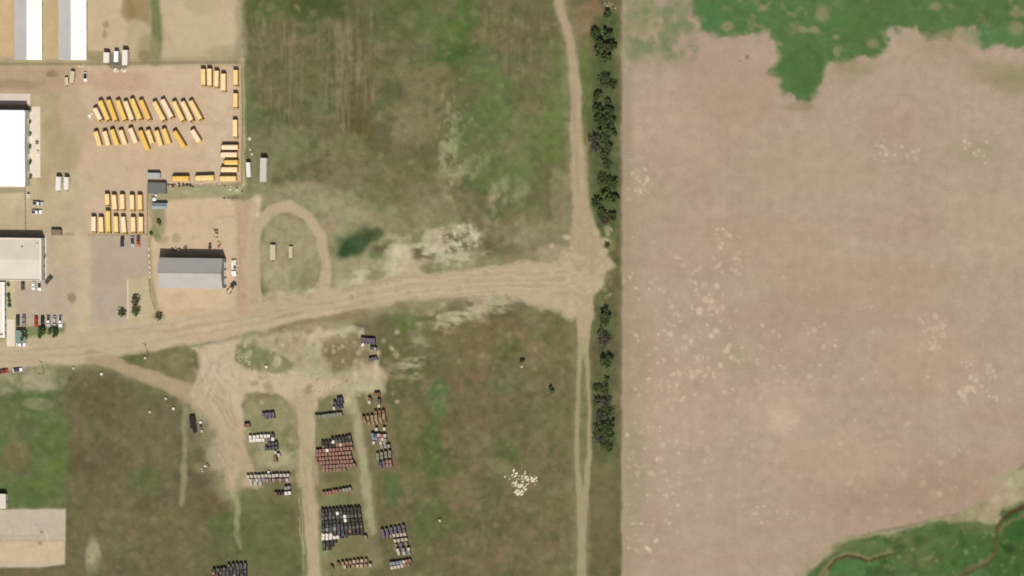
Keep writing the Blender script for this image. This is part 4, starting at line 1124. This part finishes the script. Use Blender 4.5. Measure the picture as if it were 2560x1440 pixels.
for i, (x, y, w, d) in enumerate([(397,470,.9,.9),(389,488,1.3,1.3),(384.5,498,2.2,1.6)]):
    c = P(x, y, 1.1)
    t = thing('water_tank', ('smallest white tank above the blue grey hut','middle white tank above the blue grey hut','largest white tank at the blue grey hut corner')[i], 'tank', (c.x, c.y, -.12))
    MB().tube((0,0,0),(0,0,1.0),w*.55,w*.55,14).tube((0,0,1.0),(0,0,1.2),w*.55,w*.3,14).obj('tank_body', WHITE, t, True)
    MB().tube((0,0,1.2),(0,0,1.3),.18,.18,10).obj('lid', LGREY, t)

# fences: posts, rails and a wire sheet
def wire():
    m = bpy.data.materials.new('wire_mesh'); m.use_nodes = True
    nt = m.node_tree; b = nt.nodes['Principled BSDF']
    b.inputs['Base Color'].default_value = (.16,.15,.13,1); b.inputs['Roughness'].default_value = .6
    tr = nt.nodes.new('ShaderNodeBsdfTransparent'); mx = nt.nodes.new('ShaderNodeMixShader'); mx.inputs[0].default_value = .2
    nt.links.new(tr.outputs[0], mx.inputs[1]); nt.links.new(b.outputs[0], mx.inputs[2]); nt.links.new(mx.outputs[0], nt.nodes['Material Output'].inputs[0])
    return m
WIRE = wire()
POST = MB().tube((0,0,-.1),(0,0,1.85),.05,.05,6).mesh('fence_post', DARKM)
def fence(pts, label):
    w = [P(*p) for p in pts]
    t = thing('wire_fence', label, 'fence', (w[0].x, w[0].y, -.12), 0, 'wire fences round the yards')
    o = w[0]
    for a, b in zip(w[:-1], w[1:]):
        n = max(1, round((b - a).length / 3.2))
        for k in range(n + (b is w[-1])):
            q = a.lerp(b, k / n) - o
            put('post', POST, t, (q.x, q.y, 0))
        a2, b2 = a - o, b - o
        MB().tube((a2.x,a2.y,1.8),(b2.x,b2.y,1.8),.035,.035,5).obj('top_rail', DARKM, t)
        d = (b2 - a2).normalized(); nx, ny = -d.y*.006, d.x*.006
        MB().add([(a2.x+nx,a2.y+ny,.05),(b2.x+nx,b2.y+ny,.05),(b2.x+nx,b2.y+ny,1.78),(a2.x+nx,a2.y+ny,1.78)], [(0,1,2,3)]).obj('wire_sheet', WIRE, t)
fence([(-20,163),(230,163),(400,160),(604,158)], 'wire fence along the north side of the bus yard')
fence([(606,160),(608,300),(606,455)], 'wire fence along the east side of the bus yard')
fence([(604,462),(480,466),(424,470)], 'wire fence along the south side of the crosswise buses')
fence([(371,470),(370,588)], 'wire fence between the lower bus rows and the weeds')
fence([(368,588),(222,590)], 'wire fence under the southmost bus row')
fence([(64,470),(66,588)], 'wire fence running south from the white warehouse corner')
fence([(154,588),(186,588)], 'short wire fence beside the brown grey shelter')
fence([(374,700),(378,740),(390,775)], 'wire fence at the southwest corner of the shed yard')

# concrete blocks in a line, junk, rocks
def rock_mesh(name, r, m, seed, flat=.6):
    q = random.Random(seed)
    bm = bmesh.new(); bmesh.ops.create_icosphere(bm, subdivisions=1, radius=r)
    for v in bm.verts:
        k = q.uniform(.7, 1.2); v.co = Vector((v.co.x*k*q.uniform(.9,1.3), v.co.y*k, v.co.z*flat*k))
    me = bpy.data.meshes.new(name); bm.to_mesh(me); bm.free(); me.materials.append(m)
    return me
for i, (x, y) in enumerate([(373,622),(373,638),(374,655),(374,668),(375,682),(375,692)]):
    c = P(x, y)
    o = put('concrete_block', MB().box(-.35,.35,-.8,.8,-.1,.55,b=.06).mesh('block', CONC), None, (c.x, c.y, -.1), random.uniform(-.1,.1))
    tag(o, f'pale concrete block west of the grey shed, {ORD[i]} from the top of the line', 'block', 'concrete blocks west of the shed')

def heap(name, label, cat, places, mats_, seed, size=(.5,1.4), hgt=(.3,1.1)):
    """a pile of scrap: leaning boards, bars and lumps that lie together"""
    q = random.Random(seed)
    c = P(*places[0])
    t = thing(name, label, cat, (c.x, c.y, -.12))
    for k, (x, y) in enumerate(places):
        p = P(x, y) - c
        for j in range(3):
            w, d, h = q.uniform(*size), q.uniform(*size)*.6, q.uniform(*hgt)
            b = MB().box(-w/2, w/2, -d/2, d/2, 0, h, b=.05*h)
            o = b.obj(('crate','board','lump')[j], q.choice(mats_), t)
            o.location = (p.x + q.uniform(-.7,.7), p.y + q.uniform(-.7,.7), 0); o.rotation_euler = (q.uniform(-.12,.12), q.uniform(-.12,.12), q.uniform(0,3.1))
heap('scrap_pile', 'reddish rusty scrap pile below the left crosswise bus', 'scrap', [(424,464),(430,466),(436,464)], [RUST, RUST, STONE], 1)
heap('scrap_pile', 'dark brown scrap row below the crosswise buses', 'scrap', [(449,463),(458,463),(466,463),(474,463),(482,465)], [BROWNJ, BROWNJ, DARKM], 2, (.5,1.3), (.4,.9))
heap('scrap_pile', 'brown scrap pile along the north wall of the grey shed, left', 'scrap', [(430,622),(438,624),(447,622)], [BROWNJ, TANT, DARKM], 3)
heap('scrap_pile', 'dark scrap pile at the middle of the shed north wall', 'scrap', [(463,616),(466,622)], [BROWNJ, DARKM, WALLG], 4)
heap('scrap_pile', 'dark scrap pile near the shed northeast corner, left of the tall one', 'scrap', [(524,612),(527,619)], [BROWNJ, DARKM], 5)
heap('scrap_pile', 'long brown scrap pile reaching north from the shed northeast corner', 'scrap', [(541,574),(543,581),(541,588),(544,596),(546,606),(549,615)], [BROWNJ, RUST, WOOD, CREAM], 6)
heap('scrap_pile', 'rusty and white scrap heap on the brown grass near the left track', 'scrap', [(521,1162),(513,1168),(506,1177)], [RUST, WHITE, BROWNJ], 7, (.5,1.2), (.4,1.0))
heap('scrap_pile', 'dark bits of scrap beside the weedy yard south of the bus yard', 'scrap', [(560,494)], [BROWNJ], 8, (.4,.8), (.4,.7))
heap('lumber_stack', 'pale lumber strip lying just south of the north trailers', 'lumber', [(286,177),(295,177),(304,177),(312,177)], [CREAM, TRIM], 9, (.8,1.9), (.15,.3))
heap('lumber_stack', 'small pale lumber strip beside the northwest fence', 'lumber', [(200,166),(206,166)], [CREAM], 10, (.8,1.6), (.15,.3))
heap('lumber_stack', 'white board lying beside the upper slanted bus row', 'lumber', [(222,292),(226,288)], [WHITE], 12, (.7,1.2), (.15,.3))
BN = 'round the southeast corner of the bus yard'
for i, (x, y, r) in enumerate([(502,458,.7),(548,458,.7),(562,465,.5),(576,466,.6),(592,468,.5),(575,473,.9),(593,474,.9),(624,346,1.0),(625,374,.7),(630,385,.7),(612,385,.5),(605,478,.5)]):
    c = P(x, y)
    o = put('boulder', rock_mesh('boulder', r, STONE if r > .55 else DARKM, 50+i, .8), None, (c.x, c.y, -.05), i)
    pos = ['below the middle crosswise bus','below the gap between crosswise buses','dark one left of three below the lowest bus','middle of three below the lowest bus','dark one right of three below the lowest bus',
           'pale left one in the weeds below the lowest bus','pale right one in the weeds below the lowest bus','large pale one above the white camper','pale one north of the white camper','pale one closest to the grey semi trailer','dark one right of the crosswise stack','small dark one at the yard corner in weeds'][i]
    tag(o, f'boulder {BN}, {pos}' if len(f'boulder {BN}, {pos}'.split()) <= 16 else f'boulder, {pos}', 'boulder', 'boulders by the bus yard fence')

def rubble(name, label, places, n, r, seed, m=STONE):
    q = random.Random(seed)
    bm = bmesh.new()
    for k in range(n):
        x, y, sx, sy = q.choice(places)
        c = P(q.gauss(x, sx), q.gauss(y, sy))
        rr = q.uniform(*r)
        g = bmesh.ops.create_icosphere(bm, subdivisions=1, radius=rr, matrix=Matrix.Translation((c.x, c.y, rr*.2 - .1)) @ Matrix.Rotation(q.uniform(0,3), 4, 'Z') @ Matrix.Diagonal((q.uniform(.7,1.6), 1, q.uniform(.4,.8), 1)))
        for v in g['verts']: v.co += Vector((q.uniform(-.2,.2), q.uniform(-.2,.2), q.uniform(-.15,.15))) * rr
    me = bpy.data.meshes.new(name); bm.to_mesh(me); bm.free(); me.materials.append(m)
    o = put(name, me)
    tag(o, label, 'rubble'); o['kind'] = 'stuff'
rubble('stone_rubble', 'heap of pale broken stone in the grass west of the farm track', [(1292,1182,9,5),(1305,1198,14,6),(1328,1198,7,6),(1290,1214,8,4),(1306,1216,7,5),(1300,1232,7,4)], 170, (.2,.62), 1, mat('white_stone', seen=(222,212,186), rough=.95, var=.1))
rubble('scattered_stones', 'scatter of pale stones on bare ground north of the dirt road', [(1105,570,3,8),(1115,590,6,8),(1130,600,9,7),(1150,600,14,7),(1175,600,9,7),(1188,610,5,3),(1132,622,9,5)], 70, (.1,.32), 2, mat('buff_stone', seen=(192,182,150), rough=.95, var=.15))
rubble('roadside_rubble', 'pale rubble at the west tip of the grass island', [(595,882,3,6),(608,892,8,5),(623,905,3,7)], 46, (.12,.42), 3, mat('buff_stone'))
rubble('windbreak_rubble', 'pale rubble at the top of the tree row', [(1523,14,8,6)], 24, (.15,.4), 4, mat('buff_stone'))
rubble('field_stones', 'pale stones lying at the west edge of the bare field', [(1575,455,7,8),(1600,470,6,6),(1560,705,2,3),(1600,690,3,3)], 20, (.15,.4), 5, mat('buff_stone'))

# ================================================================== portable toilets in storage rows
TOI = {}
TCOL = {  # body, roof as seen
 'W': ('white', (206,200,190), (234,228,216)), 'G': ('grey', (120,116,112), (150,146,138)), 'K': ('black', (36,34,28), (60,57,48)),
 'k': ('black', (38,36,33), (96,94,86)), 'R': ('red', (112,64,52), (152,110,95)), 'r': ('dull red', (108,76,60), (146,120,102)),  # k: glints on black roofs put into a paler roof colour
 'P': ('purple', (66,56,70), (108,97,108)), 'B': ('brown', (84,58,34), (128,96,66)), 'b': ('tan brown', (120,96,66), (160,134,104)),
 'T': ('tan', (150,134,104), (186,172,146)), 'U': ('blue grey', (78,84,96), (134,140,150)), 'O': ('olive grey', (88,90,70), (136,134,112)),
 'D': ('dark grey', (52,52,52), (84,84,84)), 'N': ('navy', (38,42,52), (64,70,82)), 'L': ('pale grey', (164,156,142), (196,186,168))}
def toilet_mesh(c):
    if c in TOI: return TOI[c]
    nm, body, roof = TCOL[c]
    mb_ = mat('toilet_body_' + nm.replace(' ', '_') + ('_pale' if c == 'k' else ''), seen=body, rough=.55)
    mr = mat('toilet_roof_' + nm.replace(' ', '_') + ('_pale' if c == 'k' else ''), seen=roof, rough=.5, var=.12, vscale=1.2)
    b = MB()
    b.box(-.56, .56, -.60, .60, .12, 2.08, 0)                       # cabin
    b.box(-.60, .60, -.64, .64, 0, .12, 2)                          # skid
    b.box(-.36, .36, -.625, -.601, .2, 1.95, 1)                     # door
    b.box(-.60, .60, -.64, .64, 2.08, 2.16, 0)                      # eave band
    n = 6                                                           # arched roof
    v = []
    for y in (-.62, .62):
        for k in range(n + 1):
            t = math.pi * k / n
            v.append((-.57 * math.cos(t), y, 2.165 + .17 * math.sin(t)))
    f = [(k, k+1, n+2+k, n+1+k) for k in range(n)] + [tuple(range(n, -1, -1)), tuple(range(n+1, 2*n+2))]
    b.add(v, f, 1)
    b.tube((.4, .45, 2.1), (.4, .45, 2.5), .055, .055, 6, 2)        # vent pipe
    me = b.mesh('toilet_' + nm.replace(' ', '_'), [mb_, mr, DARKM])
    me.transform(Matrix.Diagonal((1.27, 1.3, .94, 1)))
    TOI[c] = me
    return me
NT = [0]
STORED = []
def toilet(px, py, c, label, rz, group):
    p = P(px, py, 2.3)
    if group in ('toilets of red block', 'toilets of the big black block') and c in 'RrK' or group == 'toilets cut by the bottom edge':
        STORED.append((p.x, p.y, rz, c))
        return
    o = put('portable_toilet', toilet_mesh(c), None, (p.x, p.y, -.12), rz)
    tag(o, label, 'portable toilet', group)
    NT[0] += 1
    return o
def row(spec, x0, y0, x1, y1, where, group, seed=0):
    q = random.Random(x0 * 7 + y0)
    n = len(spec)
    a, b = P(x0, y0, 2.3), P(x1, y1, 2.3)
    rz = math.atan2(b.y - a.y, b.x - a.x)
    cnt = 0
    for k, c in enumerate(spec):
        if c == '.': continue
        t = k / max(1, n - 1)
        o = toilet(x0 + (x1-x0)*t + q.uniform(-.5,.5), y0 + (y1-y0)*t + q.uniform(-.5,.5), c,
                   f'{TCOL[c][0]} portable toilet, {ORD[cnt]} from left in {where}', rz + q.uniform(-.06,.06), group)
        cnt += 1
def block(rows, what, group):
    for i, (spec, x0, y0, x1, y1) in enumerate(rows):
        row(spec, x0, y0, x1, y1, f'{ORD[i]} row of {what}', group)
block([('WWWWWWD',625,1093,680,1089),('WWWWW.PW',625.6,1102,681,1098),('DDD',672,1111,689,1109),('DDDD',665,1122,690,1120),('L.',687,1132,695,1131),('BL',687,1142,696,1138),('B.',688,1151,695,1151)],
      'white block', 'toilets of the white block')
block([('PPPP',658,1037,681,1034),('PPP',664,1044,682,1042)], 'purple pair', 'purple toilets above the white block')
block([('BB',613,1063,620,1063)], 'lone brown pair', 'lone brown toilets')
block([('PPPPP',904,848,933,850),('PPPP',906,856,932,857),('W...',906,862,934,862),('...DG',904,866,936,872)], 'northmost purple group', 'northmost toilets')
block([('PPP',924,899,938,896)], 'purple trio', 'purple toilets south of the northmost group')
block([('NN',844,999,852,998),('DNN',836,1008,853,1006),('LDN',834,1021,852,1017),('OOOOOOOOO',790,1042,851,1035)], 'navy olive group', 'toilets at the head of the middle strip')
block([('.BB',930,986,945,986),('B.D',923,998,946,1001),('L.B',922,1006,946,1008),('..L',930,1015,946,1015)], 'scattered brown group', 'scattered toilets of the east strip')
block([('...BBB',910,1034,957,1029),('BbbbBb',909,1045,958,1038),('bBbbbb',910,1053,959,1046),('.bbbbB',912,1061,961,1053)], 'brown block', 'toilets of the brown block')
block([('L..L',940,1074,960,1072),('UNLRL',930,1087,961,1090),('UURLG',931,1096,962,1100),('L.LG',933,1107,960,1108),('.GGG',944,1118,971,1115),('OOOO',943,1137,973,1131),('OOOO',944,1146,974,1140),('NPRR',949,1158,975,1153),('PPRr',950,1167,976,1162)],
      'mixed east strip', 'toilets of the mixed east strip')
block([('...KKKKKk',804,1103,873,1093),('KKKWkkKKK',806,1108,874,1101),('kKKKRLRRr',807,1117,876,1109)], 'rows atop red block', 'black toilets on top of the red block')
block([('RRRWRRRRRRR',791,1128,877,1121),('rRRRrRRRRrr',790,1138,873,1132),('RRRRrRRRRRr',790,1148,875,1143),('rrRrRRRRrRR',792,1158,878,1153),('.RRrrRrrRrr',800,1168,884,1163),('.rrRrrrr...',800,1177,884,1173)], 'the red block', 'toilets of the red block')
block([('RRRRRRGGG',808,1234,874,1223)], 'lone slanted line', 'toilets of the lone slanted line')
block([('KKKKKKKKKKK',805,1277,896,1271),('kKkKWkKKKKK',806,1286,897,1280),('kkkkkkWkkkk',805,1296,898,1289),('KKKKKKWKKKK',807,1306,899,1299),('KDKDDKKKKKK',807,1316,901,1309),('DGDGDDkkkkk',807,1325,902,1317),
       ('KKDDDKKRKKK',808,1332,903,1326),('WWWKDDKKKKK',807,1338,904,1334),('WWWWWKD',807,1347,862,1341),('KKKK',809,1357,837,1354),('kKK',808,1365,830,1363),('KK',809,1373,822,1372)], 'big black block', 'toilets of the big black block')
toilet(913, 1343, 'O', 'olive grey portable toilet standing alone off the black block corner', .1, 'toilets of the big black block')
block([('PPPPPP',955,1327,1007,1317),('PPPPPP',957,1336,1009,1327),('PPrTTTT',958,1343,1011,1336),('..LTTT',968,1354,1014,1349),('rPr',988,1364,1014,1360),('LUL',993,1376,1020,1373),('LLU',996,1384,1022,1382)], 'southeast purple block', 'toilets of the southeast purple block')
block([('UUUULRR',976,1410,1024,1402),('LLLLRR',979,1420,1020,1412)], 'southeast corner rows', 'toilets at the southeast end')
block([('BbbbTbTb',845,1410,914,1401),('B..TBbTTbT',829,1419,924,1413)], 'bottom tan rows', 'tan toilets at the bottom')
block([('LLLLLLLLLLLL',619,1192,719,1188),('LGLGGGBGBGBL',624,1201,716,1200),('LLL',626,1209,650,1209)], 'pale rows', 'pale toilets south of the white block')
block([('...GG',690,1224,722,1219),('BKKWW',688,1235,723,1233)], 'dark rows', 'dark toilets south of the pale rows')
block([('...kkkDk',540,1416,612,1412),('KkKkKkKkDk',534,1426,611,1419),('rKkDkKDkKD',532,1434,612,1429),('KrKkDKrKkK',531,1443,612,1438)], 'bottom block', 'toilets cut by the bottom edge')
LONE = [(253,935,'W','white portable toilet alone in the grass below the track fork'),(183,921,'L','pale grey portable toilet on the verge near the utility pole'),(433,1022,'W','white portable toilet alone in the grass near the track bend'),
        (414,997,'L','pale grey portable toilet lying beyond the track bend'),(362,895,'L','pale grey portable toilet beside the pole on the grass island'),(665,917,'W','white portable toilet on the grass island east of the junction'),
        (501,1056,'W','white portable toilet right beside the black trailer, upper'),(504,1078,'L','pale grey portable toilet right beside the black trailer, lower'),(502,1065,'K','black portable toilet between two pale ones at the black trailer'),
        (671,1181,'W','white portable toilet alone just above the pale rows'),(1099,1302,'L','pale portable toilet alone in the open grass near the bottom'),(374,1030,'L','pale portable toilet in the grass west of the bend')]
for x, y, c, l in LONE:
    p = P(x, y, 1.0)
    t = thing('storage_bin', l.replace('portable toilet', 'storage bin'), 'bin', (p.x, p.y, -.12), random.uniform(-.5,.5), 'stray storage bins in the grass')
    mm = toilet_mesh(c).materials
    MB().box(-.55,.55,-.6,.6,.08,.85,b=.03).obj('bin_body', mm[0], t); MB().box(-.6,.6,-.65,.65,.852,.98,b=.05).obj('lid', mm[1], t)
def stored():
    order = sorted({c for *_, c in STORED})
    b = MB(); ms = []
    for c in order:
        me = toilet_mesh(c); base = len(ms); ms += list(me.materials)
        vs = [v.co.copy() for v in me.vertices]
        for x, y, rz, cc in STORED:
            if cc != c: continue
            M = Matrix.Translation((x, y, -.12)) @ Matrix.Rotation(rz, 4, 'Z')
            o = len(b.v)
            b.v += [tuple(M @ v) for v in vs]
            for p in me.polygons:
                b.f.append(tuple(i + o for i in p.vertices)); b.m.append(base + p.material_index)
    o = b.obj('stored_toilets', ms)
    tag(o, 'tightly packed black and red portable toilets filling the storage blocks', 'portable toilets'); o['kind'] = 'stuff'
stored()
print('toilets', NT[0], len(STORED))

# ================================================================== utility poles
def pole(px, py, label, h=10.0):
    c = P(px, py)
    t = thing('utility_pole', label, 'pole', (c.x, c.y, -.12), math.radians(80), 'utility poles along the road')
    MB().tube((0,0,0),(0,0,h),.17,.11,8).obj('shaft', WOOD, t)
    MB().box(-.06,.06,-1.2,1.2,h-.7,h-.55).obj('cross_arm', WOOD, t)
    for y in (-1.1,-.4,.4,1.1): MB().tube((0,y,h-.55),(0,y,h-.3),.06,.04,6).obj('insulator', WALLG, t)
    MB().tube((.28,0,h-2.2),(.28,0,h-1.3),.2,.2,10).obj('transformer', WALLG, t)
pole(112, 932, 'wooden utility pole on the south verge of the road, left')
pole(372, 889, 'wooden utility pole on the triangular grass island, right')
c = P(804, 994)
t = thing('sign_post', 'thin dark post at the head of the middle strip', 'post', (c.x, c.y, -.12))
MB().tube((0,0,0),(0,0,5),.09,.07,6).obj('shaft', DARKM, t); MB().box(-.3,.3,-.02,.02,4.4,4.9).obj('plate', DARKM, t)

# ================================================================== trees and shrubs
def leaf_mat(name, cols):
    m = bpy.data.materials.new(name); m.use_nodes = True
    nt = m.node_tree; b = nt.nodes['Principled BSDF']
    b.inputs['Roughness'].default_value = .7; b.inputs['Specular IOR Level'].default_value = .05
    g = nt.nodes.new('ShaderNodeNewGeometry'); r = nt.nodes.new('ShaderNodeValToRGB')
    r.color_ramp.elements[0].color = (*cols[0], 1); r.color_ramp.elements[1].color = (*cols[1], 1)
    nt.links.new(g.outputs['Random Per Island'], r.inputs[0]); nt.links.new(r.outputs[0], b.inputs['Base Color'])
    return m
LEAF = {'d': leaf_mat('dark_leaves', ((.038,.058,.02),(.092,.122,.046))), 'g': leaf_mat('green_leaves', ((.048,.078,.024),(.115,.15,.055))),
        's': leaf_mat('sparse_leaves', ((.05,.07,.022),(.12,.135,.055))), 'b': leaf_mat('bare_twigs', ((.075,.062,.046),(.14,.12,.09)))}
def tree(px, py, r, kind, label, group='trees of the windbreak row', hk=1.0, name='windbreak_tree', cat='tree'):
    q = random.Random(int(px * 13 + py * 7))
    R = r * .2 * .88
    H = max(.9, r * .2 * 1.45 * hk)
    c = P(px, py + r * .22, H * .5)
    t = thing(name, label, cat, (c.x, c.y, -.12), 0, group)
    b = MB()
    b.tube((0,0,-.1),(q.uniform(-.1,.1),q.uniform(-.1,.1),H*.45), .05*H*.5+.03, .03*H*.5+.02, 7)
    tips = []
    nb = 7 if kind in 'dg' else 11
    for k in range(nb):
        a = 2*math.pi*(k + q.uniform(-.3,.3))/nb
        rr = R*q.uniform(.5,.95); z = H*q.uniform(.5,.92)
        e = Vector((rr*math.cos(a), rr*math.sin(a), z))
        s = Vector((0,0,H*q.uniform(.15,.42)))
        mid = s.lerp(e, .5) + Vector((q.uniform(-.2,.2), q.uniform(-.2,.2), .1*H))*.5
        b.tube(s, mid, .028*H*.5+.015, .02*H*.5+.012, 5); b.tube(mid, e, .02*H*.5+.012, .012, 5)
        tips.append(e); tips.append(mid)
        if kind in 'sb':
            for j in range(4):
                e2 = e + Vector((q.uniform(-1,1), q.uniform(-1,1), q.uniform(-.3,.6)))*R*.4
                b.tube(mid.lerp(e, q.uniform(.2,.9)), e2, .02, .008, 4); tips.append(e2)
    b.obj('trunk', BARK, t)
    # crown: many small leaf faces gathered in clumps
    den = {'d': 1.0, 'g': .95, 's': .5, 'b': .28}[kind]
    ncl = int(9 + R * 3.2)
    cl = []
    for k in range(ncl):
        a = q.uniform(0, 2*math.pi); rr = R*math.sqrt(q.random())*.86
        z = H*(.38 + .5*q.random()*(1 - .45*(rr/R)**2))
        cl.append((Vector((rr*math.cos(a), rr*math.sin(a), z)), R*q.uniform(.22,.40)))
    if kind in 'sb':
        cl = [(e, R*q.uniform(.12,.24)) for e in tips]
    v, f = [], []
    per = int({'d': 62, 'g': 60, 's': 26, 'b': 20}[kind])
    ls = .16 + .06*R if kind in 'dg' else .11 + .04*R
    for p, cr in cl:
        for j in range(per):
            d = Vector((q.gauss(0,1), q.gauss(0,1), q.gauss(0,.8)))
            d = d.normalized() * cr * q.random()**.45
            o = p + d
            n = (d.normalized() + Vector((q.uniform(-.8,.8), q.uniform(-.8,.8), q.uniform(-.2,1)))).normalized()
            u = n.orthogonal().normalized(); u.rotate(Matrix.Rotation(q.uniform(0,6.28), 3, n)); w = n.cross(u)
            s1, s2 = ls*q.uniform(.6,1.3), ls*q.uniform(.4,.8)
            i = len(v)
            v += [o - u*s1, o + w*s2, o + u*s1, o - w*s2]
            f.append((i,i+1,i+2,i+3))
    MB().add(v, f).obj('crown', LEAF[kind], t)
    return t
TREES = [ # x, y, r, kind, label
 (1517,33,12,'d','small dark bush below the rubble at the top of the tree row'),
 (1492,82,17,'d','dark tree, upper left of the top cluster in the tree row'),(1519,80,15,'d','dark tree, upper right of the top cluster in the tree row'),
 (1500,106,17,'d','dark tree, middle left of the top cluster in the tree row'),(1526,112,19,'d','dark tree, middle right of the top cluster in the tree row'),
 (1497,126,15,'g','green tree, lower left of the top cluster in the tree row'),(1516,142,16,'g','green tree, lowest of the top cluster in the tree row'),
 (1513,203,18,'s','loose dark tree alone between the two upper clusters'),(1532,212,11,'s','small loose tree right beside the lone one between clusters'),
 (1494,238,14,'d','very dark pointed tree at the head of the long cluster'),(1520,252,8,'s','tiny bush right of the very dark pointed tree'),
 (1493,272,16,'d','dark tree, upper left of the long cluster'),(1520,278,17,'d','dark tree, upper right of the long cluster'),
 (1500,296,18,'d','dark tree in the middle left of the long cluster'),(1524,302,18,'d','dark tree in the middle right of the long cluster'),
 (1508,320,18,'g','green tree in the centre of the long cluster'),(1526,330,17,'d','dark tree, lower right of the long cluster'),
 (1486,345,14,'b','bare grey tree at the lower left edge of the long cluster'),(1512,346,15,'d','dark tree, bottom of the long cluster'),(1490,368,13,'b','bare grey tree below the long cluster, left side'),
 (1520,366,13,'s','sparse tree below the long cluster, right side'),(1513,390,13,'s','sparse tree in the thin stretch, topmost'),(1518,413,12,'s','sparse tree in the thin stretch, middle'),
 (1506,448,14,'s','sparse tree in the thin stretch, lower left'),(1530,458,15,'s','sparse tree in the thin stretch, lower right'),
 (1516,486,18,'g','green tree, top of the cluster above the junction'),(1537,494,13,'d','dark tree, right side of the cluster above the junction'),(1492,503,15,'d','very dark tree, left side of the cluster above the junction'),
 (1504,532,13,'s','sparse tree, lower left of the cluster above the junction'),(1531,540,13,'d','dark tree, lower right of the cluster above the junction'),(1512,552,11,'b','bare tree at the bottom of the cluster above the junction'),
 (1516,782,18,'d','dark tree just south of the junction, topmost'),(1514,800,15,'s','loose tree touching the dark one south of the junction'),(1510,847,19,'b','bare brown tree, second south of the junction'),
 (1516,900,19,'d','round dark dense tree, third south of the junction'),(1518,945,7,'d','tiny dark bush under the round dark dense tree'),
 (1492,969,10,'s','sparse small tree, upper left of the southmost cluster'),(1511,974,13,'s','sparse tree, upper right of the southmost cluster'),(1494,1002,11,'s','sparse small tree on the left edge of the southmost cluster'),
 (1515,1003,14,'b','bare tree, upper middle of the southmost cluster'),(1519,1028,16,'s','dark sparse tree, middle of the southmost cluster'),(1500,1040,11,'b','bare small tree, left middle of the southmost cluster'),
 (1526,1056,14,'d','dark tree, right middle of the southmost cluster'),(1504,1068,18,'s','sparse green tree, centre left of the southmost cluster'),(1522,1084,15,'g','green tree, lower right of the southmost cluster'),
 (1496,1092,14,'b','bare tree, lower left of the southmost cluster'),(1512,1106,15,'s','sparse tree at the bottom of the southmost cluster'),(1524,1120,11,'s','sparse small tree, very last at the bottom of the row')]
for x, y, r, k, l in TREES:
    tree(x, y, r, k, l)
SHR = [(1305,901,8,'d','small dark shrub in the open grass west of the track, upper'),(1378,972,11,'g','green shrub in the open grass west of the track, lower'),
       (339,748,12,'s','tall loose shrub in the gravel strip, upper of three','l'),(340,775,13,'s','tall loose shrub in the gravel strip, lower right of three','l'),(305,780,11,'s','thin shrub in the gravel strip, left of three','l'),
       (398,790,9,'s','low thin bush at the southwest corner of the shed yard'),(58,834,15,'d','dark tree overhanging the teal canopy'),(105,824,13,'d','dark slender tree behind the black car'),(100,838,8,'d','small dark bush below the slender tree on the lawn'),
       (134,828,15,'d','dark bush on the lawn behind the silver cars'),(397,556,8,'g','weedy bush east of the lower bus rows'),(378,583,5,'g','tiny weedy bush at the fence corner by the bus rows'),(1518,612,8,'g','low green bush in the strip above the junction')]
for s in SHR:
    tree(s[0], s[1], s[2], s[3], s[4], 'shrubs and small trees', 1.0, 'shrub', 'shrub')
for i, (x, y) in enumerate([(73,273),(73,303),(73,335),(73,366),(75,404),(75,440)]):
    tree(x, y, 6, 's', f'small shrub along the east wall of the warehouse, {ORD[i]} from the top', 'wall shrubs of the warehouse', 1.0, 'shrub', 'shrub')
for i, (x, y) in enumerate([(20,710),(22,737),(23,750),(23,763)]):
    tree(x, y, 6, 'g', f'small green shrub beside the office wing, {ORD[i]} from the top', 'wall shrubs of the office wing', 1.0, 'shrub', 'shrub')
for i, (x, y) in enumerate([(109,638),(56,836)][:1]):
    tree(x, y, 6, 's', 'small dark shrub at the east wall of the office', 'wall shrubs of the office', 1.0, 'shrub', 'shrub')
c = P(1304, 917)
tag(put('tree_stump', rock_mesh('stump', .8, TANT, 77, .5), None, (c.x, c.y, -.05)), 'pale stump right below the small dark shrub in open grass', 'stump')

# rough weeds and tufts in the unmown grass
def tufts(name, label, n, seed, box_, lo, hi, test):
    q = np.random.default_rng(seed)
    v, f, cols = [], [], []
    k = 0
    while k < n:
        px, py = q.uniform(box_[0], box_[2]), q.uniform(box_[1], box_[3])
        i, j = int((px - gx[0]) / STEP), int((py - gy[0]) / STEP)
        if not (0 <= i < NX and 0 <= j < NY) or not test(px, py, i, j):
            k += .2; continue
        k += 1
        c = P(px, py); z = HGT[j, i]
        s = q.uniform(lo, hi)
        for b in range(3):
            a = q.uniform(0, 3.14); dx, dy = math.cos(a)*s*.6, math.sin(a)*s*.6
            lx, ly = q.uniform(-.3,.3)*s, q.uniform(-.3,.3)*s
            i0 = len(v)
            v += [(c.x-dx, c.y-dy, z-.02), (c.x+dx, c.y+dy, z-.02), (c.x+dx*1.3+lx, c.y+dy*1.3+ly, z+s*.4), (c.x-dx*1.3+lx, c.y-dy*1.3+ly, z+s*.4)]
            f.append((i0,i0+1,i0+2,i0+3))
            cc = np.clip(C[j, i] / GAIN * q.uniform(.75, 1.2), .003, .5)
            cols += [cc]*4
    o = sheet(name, np.array(v), np.array(f), np.array(cols))
    o['kind'] = 'stuff'; o['label'] = label; o['category'] = 'grass'
tufts('grass_tufts', 'rough tufts of dry and green grass across the unmown ground', 9000, 3, (0,0,1555,1440), .12, .26, lambda x, y, i, j: REG[j, i] == 0 and not (795 < x < 1030 and 1000 < y < 1425) and not (600 < x < 730 and 1020 < y < 1240))
tufts('weed_thicket', 'dense dark green weeds in the oval hollow beside the turning loop', 900, 4, (830,565,950,655), .12, .25, lambda x, y, i, j: C[j, i, 0] < .075)
